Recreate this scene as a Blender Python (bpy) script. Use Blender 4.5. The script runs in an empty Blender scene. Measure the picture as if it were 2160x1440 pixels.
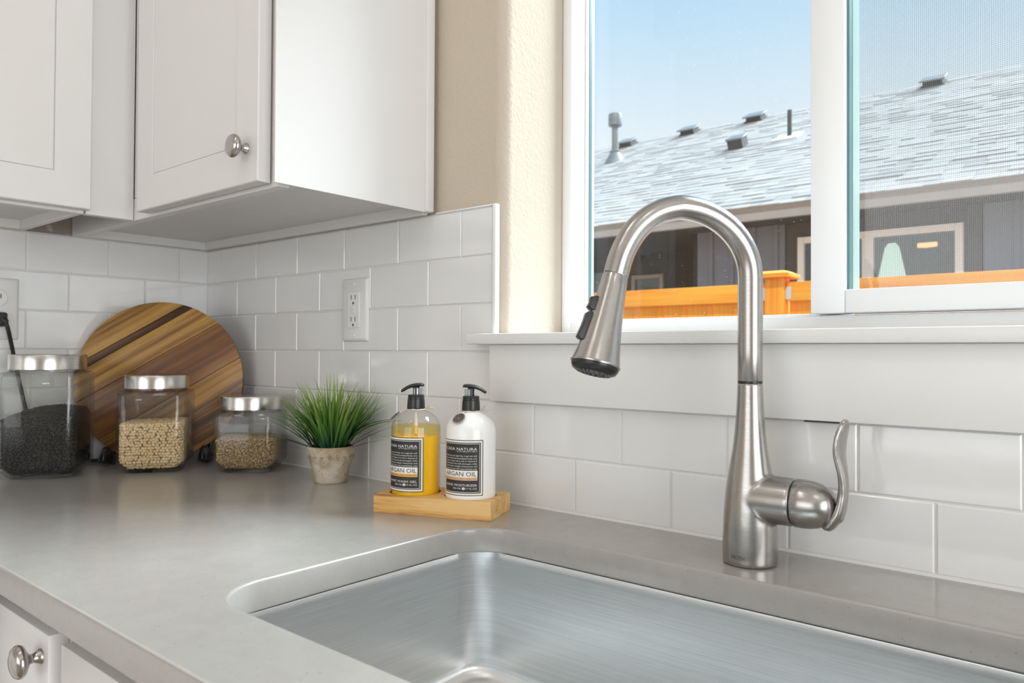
import bpy, bmesh, math, random
import numpy as np
from mathutils import Vector, Matrix

random.seed(7)
SC = bpy.context.scene
COL = SC.collection
PI = math.pi
rad = math.radians

# ------------------------------------------------------------------ camera
cam_d = bpy.data.cameras.new('camera')
cam = bpy.data.objects.new('camera', cam_d)
COL.objects.link(cam)
R3 = Matrix(((0.767756, 0.004573, 0.640726),
             (0.640719, -0.014003, -0.767647),
             (0.005462, 0.999891, -0.013681)))
cam.matrix_world = Matrix.Translation((1.692256, -0.902593, 1.155)) @ R3.to_4x4()
cam_d.sensor_fit = 'HORIZONTAL'
cam_d.sensor_width = 36
cam_d.lens = 26.342
cam_d.clip_start = 0.02
cam_d.dof.use_dof = True
cam_d.dof.focus_distance = 1.0
cam_d.dof.aperture_fstop = 9
SC.camera = cam

# ------------------------------------------------------------------ world sky
W = bpy.data.worlds.new('sky')
SC.world = W
W.use_nodes = True
nt = W.node_tree
nt.nodes.clear()
tc = nt.nodes.new('ShaderNodeTexCoord')
sep = nt.nodes.new('ShaderNodeSeparateXYZ')
ramp = nt.nodes.new('ShaderNodeValToRGB')
bg = nt.nodes.new('ShaderNodeBackground')
out = nt.nodes.new('ShaderNodeOutputWorld')
nt.links.new(tc.outputs['Generated'], sep.inputs[0])
nt.links.new(sep.outputs['Z'], ramp.inputs[0])
nt.links.new(ramp.outputs[0], bg.inputs[0])
nt.links.new(bg.outputs[0], out.inputs[0])
cr = ramp.color_ramp
cr.elements[0].position = 0.0
cr.elements[0].color = (0.93, 0.97, 1.0, 1)
cr.elements[1].position = 1.0
cr.elements[1].color = (0.20, 0.42, 0.80, 1)
for p, c in ((0.22, (0.92, 0.965, 1.0, 1)), (0.42, (0.53, 0.77, 0.98, 1)), (0.60, (0.36, 0.62, 0.93, 1))):
    e = cr.elements.new(p)
    e.color = c
bg.inputs[1].default_value = 1.0


def light(name, kind, loc, energy, color=(1, 1, 1), rot=(0, 0, 0), size=1.0, size_y=None, shape=None, spread=None, angle=None):
    d = bpy.data.lights.new(name, kind)
    d.energy = energy
    d.color = color
    if kind == 'AREA':
        d.size = size
        if size_y:
            d.shape = 'RECTANGLE'
            d.size_y = size_y
        if shape:
            d.shape = shape
        if spread:
            d.spread = spread
    if kind == 'SUN':
        d.angle = angle
    o = bpy.data.objects.new(name, d)
    COL.objects.link(o)
    o.location = loc
    o.rotation_euler = rot
    return o


# sun over the roof of this house, onto the neighbour's roof and the fence
sun = light('sun', 'SUN', (3, -6, 9), 2.0, (1, 0.95, 0.86), angle=rad(2))
sun.rotation_euler = Vector((-0.50, 0.62, -0.86)).to_track_quat('-Z', 'Y').to_euler()
# second, wide soft sun added to brighten the window return and the worktop
glow_sun = light('added_glow_sun', 'SUN', (8, 8, 7), 10.2, (0.85, 0.94, 1.0), angle=rad(32))
glow_sun.rotation_euler = Vector((-0.33, -0.64, -0.69)).to_track_quat('-Z', 'Y').to_euler()
# area lamp standing in for daylight in the right wall's doorless opening
light('opening_daylight', 'AREA', (4.13, -1.35, 1.12), 53, (0.97, 0.985, 1.0), (0, rad(90), 0), 2.0, 1.8)
# daylight through the wide opening of the wall behind the camera
light('room_daylight', 'AREA', (1.5, -4.1, 1.45), 22, (1.0, 1.0, 1.0), (rad(90), 0, 0), 2.4, 1.7)
# recessed ceiling downlights
for i, (x, y) in enumerate(((1.0, -1.15), (2.3, -1.15), (1.0, -1.85), (2.6, -3.3))):
    light('downlight', 'AREA', (x, y, 2.715), 1.5, (1.0, 0.92, 0.83), (0, 0, 0), 0.16, shape='DISK', spread=rad(150))

SC.view_settings.view_transform = 'Standard'
SC.view_settings.look = 'None'
SC.view_settings.exposure = 0.0
SC.view_settings.gamma = 1.0
SC.view_settings.use_curve_mapping = False
SC.render.film_transparent = False
try:
    SC.cycles.max_bounces = 14
    SC.cycles.transparent_max_bounces = 40
    SC.cycles.diffuse_bounces = 6
    SC.cycles.sample_clamp_indirect = 6
except Exception:
    pass


# ------------------------------------------------------------------ materials
def new_mat(name):
    m = bpy.data.materials.new(name)
    m.use_nodes = True
    t = m.node_tree
    b = t.nodes['Principled BSDF']
    return m, t, b


def mat(name, col, rough=0.5, metal=0.0, noise=None, bump=None, coat=0.0, spec=None, sss=None, **kw):
    """noise=(scale, col2, lo, hi, stretch)  bump=(scale, strength, stretch)"""
    m, t, b = new_mat(name)
    b.inputs['Base Color'].default_value = (*col, 1)
    b.inputs['Roughness'].default_value = rough
    b.inputs['Metallic'].default_value = metal
    if coat:
        b.inputs['Coat Weight'].default_value = coat
        b.inputs['Coat Roughness'].default_value = kw.get('coat_rough', 0.1)
    if spec is not None:
        b.inputs['Specular IOR Level'].default_value = spec
    if sss:
        b.inputs['Subsurface Weight'].default_value = sss
        b.inputs['Subsurface Radius'].default_value = (0.01, 0.006, 0.004)
    tcn = t.nodes.new('ShaderNodeTexCoord')

    def stretched(st):
        mp = t.nodes.new('ShaderNodeMapping')
        mp.inputs['Scale'].default_value = st
        t.links.new(tcn.outputs['Object'], mp.inputs[0])
        return mp.outputs[0]
    if noise:
        sc, c2, lo, hi = noise[:4]
        n = t.nodes.new('ShaderNodeTexNoise')
        n.inputs['Scale'].default_value = sc
        n.inputs['Detail'].default_value = 6
        n.inputs['Roughness'].default_value = kw.get('nrough', 0.6)
        t.links.new(stretched(noise[4]) if len(noise) > 4 else tcn.outputs['Object'], n.inputs['Vector'])
        r = t.nodes.new('ShaderNodeValToRGB')
        r.color_ramp.elements[0].position = lo
        r.color_ramp.elements[0].color = (*col, 1)
        r.color_ramp.elements[1].position = hi
        r.color_ramp.elements[1].color = (*c2, 1)
        t.links.new(n.outputs['Fac'], r.inputs[0])
        t.links.new(r.outputs[0], b.inputs['Base Color'])
    if bump:
        n = t.nodes.new('ShaderNodeTexNoise')
        n.inputs['Scale'].default_value = bump[0]
        n.inputs['Detail'].default_value = 3
        t.links.new(stretched(bump[2]) if len(bump) > 2 else tcn.outputs['Object'], n.inputs['Vector'])
        bp = t.nodes.new('ShaderNodeBump')
        bp.inputs['Strength'].default_value = bump[1]
        bp.inputs['Distance'].default_value = kw.get('bdist', 0.002)
        t.links.new(n.outputs['Fac'], bp.inputs['Height'])
        t.links.new(bp.outputs[0], b.inputs['Normal'])
    return m


def speckle(m, col, scale, size):
    """small dark flecks on top of an existing principled material"""
    t = m.node_tree
    b = t.nodes['Principled BSDF']
    old = b.inputs['Base Color'].links[0].from_socket
    tcn = t.nodes.new('ShaderNodeTexCoord')
    v = t.nodes.new('ShaderNodeTexVoronoi')
    v.inputs['Scale'].default_value = scale
    v.inputs['Randomness'].default_value = 1
    t.links.new(tcn.outputs['Object'], v.inputs['Vector'])
    sepc = t.nodes.new('ShaderNodeSeparateColor')
    t.links.new(v.outputs['Color'], sepc.inputs[0])
    mul = t.nodes.new('ShaderNodeMath')
    mul.operation = 'MULTIPLY'
    mul.inputs[1].default_value = size
    t.links.new(sepc.outputs[0], mul.inputs[0])
    lt = t.nodes.new('ShaderNodeMath')
    lt.operation = 'LESS_THAN'
    t.links.new(v.outputs['Distance'], lt.inputs[0])
    t.links.new(mul.outputs[0], lt.inputs[1])
    mx = t.nodes.new('ShaderNodeMix')
    mx.data_type = 'RGBA'
    mx.inputs['B'].default_value = (*col, 1)
    t.links.new(lt.outputs[0], mx.inputs[0])
    t.links.new(old, mx.inputs[6])
    mx.inputs[7].default_value = (*col, 1)
    t.links.new(mx.outputs[2], b.inputs['Base Color'])
    return m


def thin_glass(name, tint=(0.97, 0.985, 0.98), edge=(0.55, 0.62, 0.60), refl=1.0, rough=0.0, dust=0):
    """thin clear glass: transparent, darker where seen edge-on, with a Fresnel reflection"""
    m = bpy.data.materials.new(name)
    m.use_nodes = True
    t = m.node_tree
    t.nodes.clear()
    o = t.nodes.new('ShaderNodeOutputMaterial')
    tr = t.nodes.new('ShaderNodeBsdfTransparent')
    gl = t.nodes.new('ShaderNodeBsdfGlossy')
    gl.inputs['Roughness'].default_value = rough
    lw = t.nodes.new('ShaderNodeLayerWeight')
    lw.inputs['Blend'].default_value = 0.25
    rp = t.nodes.new('ShaderNodeValToRGB')
    rp.color_ramp.elements[0].position = 0.35
    rp.color_ramp.elements[0].color = (*tint, 1)
    rp.color_ramp.elements[1].position = 0.95
    rp.color_ramp.elements[1].color = (*edge, 1)
    t.links.new(lw.outputs['Facing'], rp.inputs[0])
    t.links.new(rp.outputs[0], tr.inputs[0])
    lw2 = t.nodes.new('ShaderNodeLayerWeight')
    lw2.inputs['Blend'].default_value = 0.5
    pw5 = t.nodes.new('ShaderNodeMath')
    pw5.operation = 'POWER'
    pw5.inputs[1].default_value = 5
    t.links.new(lw2.outputs['Facing'], pw5.inputs[0])
    mu = t.nodes.new('ShaderNodeMath')
    mu.operation = 'MULTIPLY_ADD'
    mu.inputs[1].default_value = 0.75 * min(refl, 1.0)
    mu.inputs[2].default_value = 0.04 * refl
    t.links.new(pw5.outputs[0], mu.inputs[0])
    mx = t.nodes.new('ShaderNodeMixShader')
    t.links.new(mu.outputs[0], mx.inputs[0])
    t.links.new(tr.outputs[0], mx.inputs[1])
    t.links.new(gl.outputs[0], mx.inputs[2])
    last = mx.outputs[0]
    if dust:
        tcn = t.nodes.new('ShaderNodeTexCoord')
        v = t.nodes.new('ShaderNodeTexVoronoi')
        v.inputs['Scale'].default_value = dust
        t.links.new(tcn.outputs['Object'], v.inputs['Vector'])
        sepc = t.nodes.new('ShaderNodeSeparateColor')
        t.links.new(v.outputs['Color'], sepc.inputs[0])
        pw = t.nodes.new('ShaderNodeMath')
        pw.operation = 'POWER'
        pw.inputs[1].default_value = 5
        t.links.new(sepc.outputs[0], pw.inputs[0])
        ml = t.nodes.new('ShaderNodeMath')
        ml.operation = 'MULTIPLY'
        ml.inputs[1].default_value = 0.16
        t.links.new(pw.outputs[0], ml.inputs[0])
        lt = t.nodes.new('ShaderNodeMath')
        lt.operation = 'LESS_THAN'
        t.links.new(v.outputs['Distance'], lt.inputs[0])
        t.links.new(ml.outputs[0], lt.inputs[1])
        df = t.nodes.new('ShaderNodeBsdfTranslucent')
        df.inputs[0].default_value = (0.9, 0.9, 0.9, 1)
        m2 = t.nodes.new('ShaderNodeMath')
        m2.operation = 'MULTIPLY'
        m2.inputs[1].default_value = 0.22
        t.links.new(lt.outputs[0], m2.inputs[0])
        mx2 = t.nodes.new('ShaderNodeMixShader')
        t.links.new(m2.outputs[0], mx2.inputs[0])
        t.links.new(last, mx2.inputs[1])
        t.links.new(df.outputs[0], mx2.inputs[2])
        last = mx2.outputs[0]
    t.links.new(last, o.inputs[0])
    return m


def wood_mat(name, c1, c2, c3, scale=1.0, rough=0.42, axis=0, contrast=(0.3, 0.5, 0.72), bump=0.05):
    """grain runs along local axis 0/1/2"""
    m, t, b = new_mat(name)
    tcn = t.nodes.new('ShaderNodeTexCoord')
    mp = t.nodes.new('ShaderNodeMapping')
    s = [22 * scale] * 3
    s[axis] = 1.6 * scale
    mp.inputs['Scale'].default_value = s
    t.links.new(tcn.outputs['Object'], mp.inputs[0])
    n = t.nodes.new('ShaderNodeTexNoise')
    n.inputs['Scale'].default_value = 1.0
    n.inputs['Detail'].default_value = 8
    n.inputs['Roughness'].default_value = 0.62
    n.inputs['Distortion'].default_value = 0.6
    t.links.new(mp.outputs[0], n.inputs['Vector'])
    mp2 = t.nodes.new('ShaderNodeMapping')
    s2 = [150 * scale] * 3
    s2[axis] = 5 * scale
    mp2.inputs['Scale'].default_value = s2
    t.links.new(tcn.outputs['Object'], mp2.inputs[0])
    n2 = t.nodes.new('ShaderNodeTexNoise')
    n2.inputs['Scale'].default_value = 1.0
    n2.inputs['Detail'].default_value = 4
    t.links.new(mp2.outputs[0], n2.inputs['Vector'])
    mixf = t.nodes.new('ShaderNodeMath')
    mixf.operation = 'MULTIPLY_ADD'
    mixf.inputs[1].default_value = 0.35
    t.links.new(n2.outputs['Fac'], mixf.inputs[0])
    sc = t.nodes.new('ShaderNodeMath')
    sc.operation = 'MULTIPLY'
    sc.inputs[1].default_value = 0.70
    t.links.new(n.outputs['Fac'], sc.inputs[0])
    t.links.new(sc.outputs[0], mixf.inputs[2])
    r = t.nodes.new('ShaderNodeValToRGB')
    r.color_ramp.elements[0].position = contrast[0]
    r.color_ramp.elements[0].color = (*c1, 1)
    r.color_ramp.elements[1].position = contrast[2]
    r.color_ramp.elements[1].color = (*c3, 1)
    e = r.color_ramp.elements.new(contrast[1])
    e.color = (*c2, 1)
    t.links.new(mixf.outputs[0], r.inputs[0])
    t.links.new(r.outputs[0], b.inputs['Base Color'])
    b.inputs['Roughness'].default_value = rough
    bp = t.nodes.new('ShaderNodeBump')
    bp.inputs['Strength'].default_value = bump
    bp.inputs['Distance'].default_value = 0.002
    t.links.new(mixf.outputs[0], bp.inputs['Height'])
    t.links.new(bp.outputs[0], b.inputs['Normal'])
    return m


M = {}
M['wall'] = mat('beige_wall_paint', (0.53, 0.455, 0.365), 0.85, bump=(170, 0.7), noise=(3, (0.55, 0.475, 0.38), 0.3, 0.7), bdist=0.0018)
M['wall_far'] = mat('greige_wall_paint', (0.64, 0.625, 0.60), 0.85, bump=(170, 0.4), noise=(3, (0.66, 0.645, 0.62), 0.3, 0.7))
M['white_paint'] = mat('white_ceiling_paint', (0.84, 0.84, 0.835), 0.8, bump=(120, 0.2), noise=(3, (0.80, 0.80, 0.795), 0.3, 0.7))
M['floor'] = wood_mat('oak_floor', (0.20, 0.16, 0.12), (0.33, 0.27, 0.21), (0.42, 0.36, 0.29), 0.4)
M['grout'] = mat('white_grout', (0.78, 0.77, 0.75), 0.8, bump=(300, 0.3), noise=(40, (0.72, 0.71, 0.69), 0.3, 0.7))
M['tile'] = mat('glazed_tile', (0.79, 0.79, 0.785), 0.09, noise=(6, (0.765, 0.765, 0.76), 0.35, 0.65), bump=(14, 0.10), bdist=0.003, coat=0.3, spec=0.8)
M['trim'] = mat('white_trim_paint', (0.84, 0.84, 0.83), 0.35, noise=(5, (0.82, 0.82, 0.81), 0.3, 0.7), bump=(60, 0.03))
M['vinyl'] = mat('white_vinyl', (0.86, 0.87, 0.87), 0.32, noise=(4, (0.84, 0.85, 0.85), 0.3, 0.7))
M['cab'] = mat('white_cabinet_paint', (0.725, 0.71, 0.695), 0.38, noise=(4, (0.715, 0.70, 0.685), 0.3, 0.7), bump=(90, 0.03))
M['cab_under'] = mat('cabinet_underside', (0.70, 0.69, 0.67), 0.5, noise=(60, (0.66, 0.65, 0.63), 0.3, 0.7))
M['drywall'] = mat('raw_wall_behind', (0.30, 0.26, 0.22), 0.9, noise=(45, (0.62, 0.59, 0.55), 0.55, 0.75), bump=(40, 0.4))
M['quartz'] = speckle(mat('grey_quartz', (0.36, 0.342, 0.32), 0.19, noise=(30, (0.39, 0.372, 0.35), 0.35, 0.65), spec=0.85, nrough=0.75, bump=(200, 0.015)), (0.255, 0.24, 0.222), 150, 0.13)
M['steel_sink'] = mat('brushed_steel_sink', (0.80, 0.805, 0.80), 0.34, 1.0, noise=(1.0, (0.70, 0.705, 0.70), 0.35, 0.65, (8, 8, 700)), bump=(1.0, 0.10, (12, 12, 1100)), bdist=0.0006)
M['steel_sink'].node_tree.nodes['Principled BSDF'].inputs['Anisotropic'].default_value = 0.75
_tn = M['steel_sink'].node_tree.nodes.new('ShaderNodeTangent')
_tn.direction_type = 'RADIAL'
_tn.axis = 'Z'
M['steel_sink'].node_tree.links.new(_tn.outputs[0], M['steel_sink'].node_tree.nodes['Principled BSDF'].inputs['Tangent'])
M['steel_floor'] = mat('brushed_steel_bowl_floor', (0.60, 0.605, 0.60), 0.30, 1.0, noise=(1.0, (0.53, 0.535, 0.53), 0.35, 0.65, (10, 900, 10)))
M['nickel'] = mat('brushed_nickel', (0.47, 0.452, 0.43), 0.27, 1.0, noise=(1.0, (0.41, 0.395, 0.375), 0.3, 0.7, (90, 90, 900)), bump=(1.0, 0.03, (60, 60, 1200)), bdist=0.0004)
M['nickel_dark'] = mat('darkened_nickel_engraving', (0.16, 0.155, 0.15), 0.5, 0.6, noise=(50, (0.2, 0.19, 0.18), 0.3, 0.7))
M['knob'] = mat('satin_nickel_knob', (0.50, 0.48, 0.45), 0.2, 1.0, noise=(40, (0.44, 0.42, 0.39), 0.3, 0.7))
M['lid'] = mat('brushed_lid_steel', (0.66, 0.64, 0.61), 0.22, 1.0, noise=(1.0, (0.55, 0.53, 0.50), 0.3, 0.7, (30, 30, 900)))
M['black_plastic'] = mat('black_plastic', (0.014, 0.015, 0.015), 0.30, noise=(30, (0.02, 0.021, 0.021), 0.3, 0.7))
M['black_gloss'] = mat('glossy_black_enamel', (0.010, 0.012, 0.012), 0.12, noise=(20, (0.016, 0.018, 0.018), 0.3, 0.7), coat=0.5)
M['black_cord'] = mat('black_rubber_cord', (0.012, 0.014, 0.013), 0.45, noise=(60, (0.02, 0.022, 0.02), 0.3, 0.7))
M['grey_rubber'] = mat('grey_rubber_nozzles', (0.14, 0.14, 0.145), 0.5, noise=(80, (0.16, 0.16, 0.165), 0.3, 0.7))
M['white_plastic'] = mat('white_outlet_plastic', (0.80, 0.80, 0.785), 0.28, noise=(10, (0.78, 0.78, 0.765), 0.3, 0.7))
M['slot'] = mat('dark_slot', (0.05, 0.05, 0.05), 0.7, noise=(30, (0.07, 0.07, 0.07), 0.3, 0.7))
M['glass'] = thin_glass('jar_glass', (0.975, 0.98, 0.975), (0.50, 0.53, 0.515), 1.0)
M['pane'] = thin_glass('window_glass', (0.985, 0.995, 0.99), (0.75, 0.85, 0.83), 0.8, dust=260)
M['pane2'] = thin_glass('window_glass_clean', (0.985, 0.995, 0.99), (0.75, 0.85, 0.83), 0.8)
M['spacer'] = mat('teal_glazing_spacer', (0.09, 0.20, 0.215), 0.4, noise=(6, (0.12, 0.24, 0.25), 0.3, 0.7))
M['glass_reflect'] = mat('pale_green_reflection', (0.40, 0.56, 0.52), 0.2, noise=(4, (0.50, 0.64, 0.60), 0.3, 0.7))
M['screen'] = mat('grey_screen_wire', (0.24, 0.24, 0.245), 0.6, noise=(30, (0.2, 0.2, 0.205), 0.3, 0.7))
M['black_bean'] = mat('black_beans', (0.007, 0.0075, 0.0075), 0.25, noise=(160, (0.03, 0.03, 0.029), 0.5, 0.8))
M['soy_bean'] = mat('pale_beans', (0.70, 0.50, 0.26), 0.42, noise=(130, (0.80, 0.64, 0.40), 0.35, 0.65))
M['grain'] = mat('brown_grain', (0.13, 0.075, 0.035), 0.5, noise=(260, (0.58, 0.42, 0.21), 0.37, 0.60))
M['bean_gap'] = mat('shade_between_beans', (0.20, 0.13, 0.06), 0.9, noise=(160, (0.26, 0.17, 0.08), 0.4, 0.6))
M['pine'] = wood_mat('pine_tray', (0.36, 0.15, 0.035), (0.70, 0.40, 0.12), (0.80, 0.53, 0.22), 1.5, 0.5, 0, (0.40, 0.49, 0.60))
M['pot'] = speckle(mat('weathered_cement', (0.40, 0.31, 0.19), 0.85, noise=(26, (0.66, 0.60, 0.49), 0.40, 0.62), bump=(90, 0.35)), (0.22, 0.16, 0.09), 190, 0.22)
M['pot_mark'] = mat('brown_pot_marks', (0.17, 0.11, 0.06), 0.9, noise=(80, (0.22, 0.15, 0.09), 0.3, 0.7))
M['pot_ridge'] = mat('pale_pot_ridge', (0.62, 0.57, 0.48), 0.85, noise=(60, (0.5, 0.43, 0.33), 0.4, 0.7))
M['soil'] = mat('dark_moss', (0.02, 0.035, 0.015), 0.9, noise=(90, (0.04, 0.06, 0.02), 0.4, 0.6), bump=(90, 0.5))
M['bottle_clear'] = thin_glass('clear_bottle_plastic', (0.98, 0.98, 0.965), (0.82, 0.80, 0.74), 1.0)
M['clip_clear'] = thin_glass('clear_pump_clip', (0.90, 0.92, 0.95), (0.55, 0.58, 0.62), 2.5)
M['lotion'] = mat('white_lotion', (0.92, 0.915, 0.90), 0.16, noise=(8, (0.90, 0.895, 0.88), 0.3, 0.7), sss=0.2)
M['twine'] = mat('cream_twine', (0.72, 0.66, 0.55), 0.9, noise=(300, (0.6, 0.54, 0.44), 0.4, 0.6))
M['medal'] = mat('dark_bronze_medallion', (0.13, 0.105, 0.085), 0.5, 0.55, noise=(420, (0.36, 0.32, 0.28), 0.5, 0.7))
M['medal_bead'] = mat('pale_medallion_beads', (0.50, 0.47, 0.42), 0.45, 0.5, noise=(300, (0.3, 0.27, 0.24), 0.4, 0.7))
M['ink_black'] = mat('black_label_ink', (0.018, 0.020, 0.019), 0.5, noise=(60, (0.024, 0.026, 0.025), 0.3, 0.7))
M['ink_white'] = mat('white_label_paper', (0.82, 0.79, 0.74), 0.55, noise=(60, (0.8, 0.77, 0.72), 0.3, 0.7))
M['ink_orange'] = mat('orange_label_band', (0.85, 0.45, 0.08), 0.55, noise=(60, (0.82, 0.42, 0.07), 0.3, 0.7))
M['ink_peach'] = mat('peach_label_band', (0.80, 0.50, 0.27), 0.55, noise=(60, (0.78, 0.47, 0.25), 0.3, 0.7))
M['charcoal'] = mat('charcoal_siding', (0.075, 0.072, 0.068), 0.75, noise=(4, (0.09, 0.088, 0.085), 0.3, 0.7), bump=(30, 0.15))
M['blue_lit_siding'] = mat('bluish_lit_siding', (0.17, 0.20, 0.25), 0.7, noise=(4, (0.19, 0.22, 0.27), 0.3, 0.7), bump=(30, 0.15))  # bluish tint of the light put into the siding colour
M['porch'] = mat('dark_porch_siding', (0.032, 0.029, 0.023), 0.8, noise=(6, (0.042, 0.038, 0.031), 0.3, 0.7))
M['fascia'] = mat('grey_fascia_paint', (0.36, 0.355, 0.34), 0.6, noise=(5, (0.40, 0.395, 0.38), 0.3, 0.7))
M['ext_white'] = mat('white_window_casing', (0.86, 0.86, 0.84), 0.5, noise=(5, (0.82, 0.82, 0.80), 0.3, 0.7))
M['dark_room'] = mat('dark_room_behind_glass', (0.05, 0.065, 0.06), 0.8, noise=(2, (0.07, 0.085, 0.08), 0.3, 0.7))
M['vent_dark'] = mat('dark_roof_vent', (0.06, 0.062, 0.06), 0.6, noise=(9, (0.09, 0.092, 0.09), 0.3, 0.7))
M['galv'] = mat('galvanised_flue', (0.20, 0.225, 0.235), 0.5, 0.2, noise=(12, (0.26, 0.285, 0.295), 0.3, 0.7))
M['shing'] = [mat('asphalt_shingle_' + n, c, 0.9, noise=(60, c2, 0.3, 0.7)) for n, c, c2 in (
    ('pale', (0.40, 0.395, 0.38), (0.45, 0.445, 0.43)), ('mid', (0.365, 0.36, 0.345), (0.42, 0.415, 0.40)),
    ('dark', (0.31, 0.306, 0.295), (0.375, 0.37, 0.36)))]
M['cedar'] = wood_mat('orange_cedar', (0.64, 0.18, 0.008), (0.92, 0.32, 0.012), (0.98, 0.45, 0.04), 0.35, 0.7, 2, (0.34, 0.5, 0.64))
M['cedar_rail'] = wood_mat('orange_cedar_rail', (0.76, 0.22, 0.010), (0.95, 0.33, 0.014), (0.98, 0.46, 0.05), 0.35, 0.7, 0, (0.34, 0.5, 0.64))
M['bracket'] = mat('zinc_bracket', (0.62, 0.60, 0.60), 0.4, 0.6, noise=(30, (0.7, 0.68, 0.68), 0.3, 0.7))
M['lawn'] = mat('gravel_yard', (0.27, 0.27, 0.255), 0.95, noise=(5, (0.35, 0.345, 0.33), 0.35, 0.65), bump=(30, 0.5))
mm, tt, bb = new_mat('warm_ceiling_lamp')
bb.inputs['Base Color'].default_value = (0.9, 0.6, 0.35, 1)
bb.inputs['Emission Color'].default_value = (1.0, 0.55, 0.24, 1)
bb.inputs['Emission Strength'].default_value = 0.9
M['warm_lamp'] = mm
mm, tt, bb = new_mat('pale_pane_reflection')  # glowing colour for a pale reflection in the neighbour's pane
bb.inputs['Base Color'].default_value = (0.6, 0.8, 0.77, 1)
bb.inputs['Emission Color'].default_value = (0.50, 0.78, 0.72, 1)
bb.inputs['Emission Strength'].default_value = 0.42
M['teal_glow'] = mm
# amber hand wash: body that lets some light through
mm, tt, bb = new_mat('amber_gel')
n = tt.nodes.new('ShaderNodeTexNoise')
n.inputs['Scale'].default_value = 14
r = tt.nodes.new('ShaderNodeValToRGB')
r.color_ramp.elements[0].color = (1.0, 0.53, 0.003, 1)
r.color_ramp.elements[1].color = (1.0, 0.61, 0.006, 1)
tt.links.new(n.outputs['Fac'], r.inputs[0])
tt.links.new(r.outputs[0], bb.inputs['Base Color'])
bb.inputs['Roughness'].default_value = 0.12
bb.inputs['Subsurface Weight'].default_value = 0.5
bb.inputs['Subsurface Radius'].default_value = (0.02, 0.01, 0.002)
M['amber'] = mm
M['amber_pale'] = thin_glass('pale_amber_gel', (0.98, 0.88, 0.50), (0.95, 0.76, 0.30), 0.5)


def blade_mat():
    m, t, b = new_mat('grass_blade_green')
    tcn = t.nodes.new('ShaderNodeTexCoord')
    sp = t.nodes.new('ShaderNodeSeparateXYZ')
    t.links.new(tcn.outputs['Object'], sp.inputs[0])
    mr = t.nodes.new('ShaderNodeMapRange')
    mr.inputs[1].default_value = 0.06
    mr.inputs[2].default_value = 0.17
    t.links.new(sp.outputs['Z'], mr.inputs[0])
    oi = t.nodes.new('ShaderNodeObjectInfo')
    ad = t.nodes.new('ShaderNodeMath')
    ad.operation = 'MULTIPLY_ADD'
    ad.inputs[1].default_value = 0.35
    ad.inputs[2].default_value = -0.17
    t.links.new(oi.outputs['Random'], ad.inputs[0])
    ad2 = t.nodes.new('ShaderNodeMath')
    ad2.operation = 'ADD'
    t.links.new(mr.outputs[0], ad2.inputs[0])
    t.links.new(ad.outputs[0], ad2.inputs[1])
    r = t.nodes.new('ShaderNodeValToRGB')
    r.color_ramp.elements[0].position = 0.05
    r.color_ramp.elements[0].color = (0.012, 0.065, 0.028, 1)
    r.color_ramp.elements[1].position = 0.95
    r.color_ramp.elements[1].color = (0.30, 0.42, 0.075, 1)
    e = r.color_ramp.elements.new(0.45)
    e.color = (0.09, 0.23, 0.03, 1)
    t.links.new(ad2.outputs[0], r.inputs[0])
    t.links.new(r.outputs[0], b.inputs['Base Color'])
    b.inputs['Roughness'].default_value = 0.45
    return m


M['blade'] = blade_mat()


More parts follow.
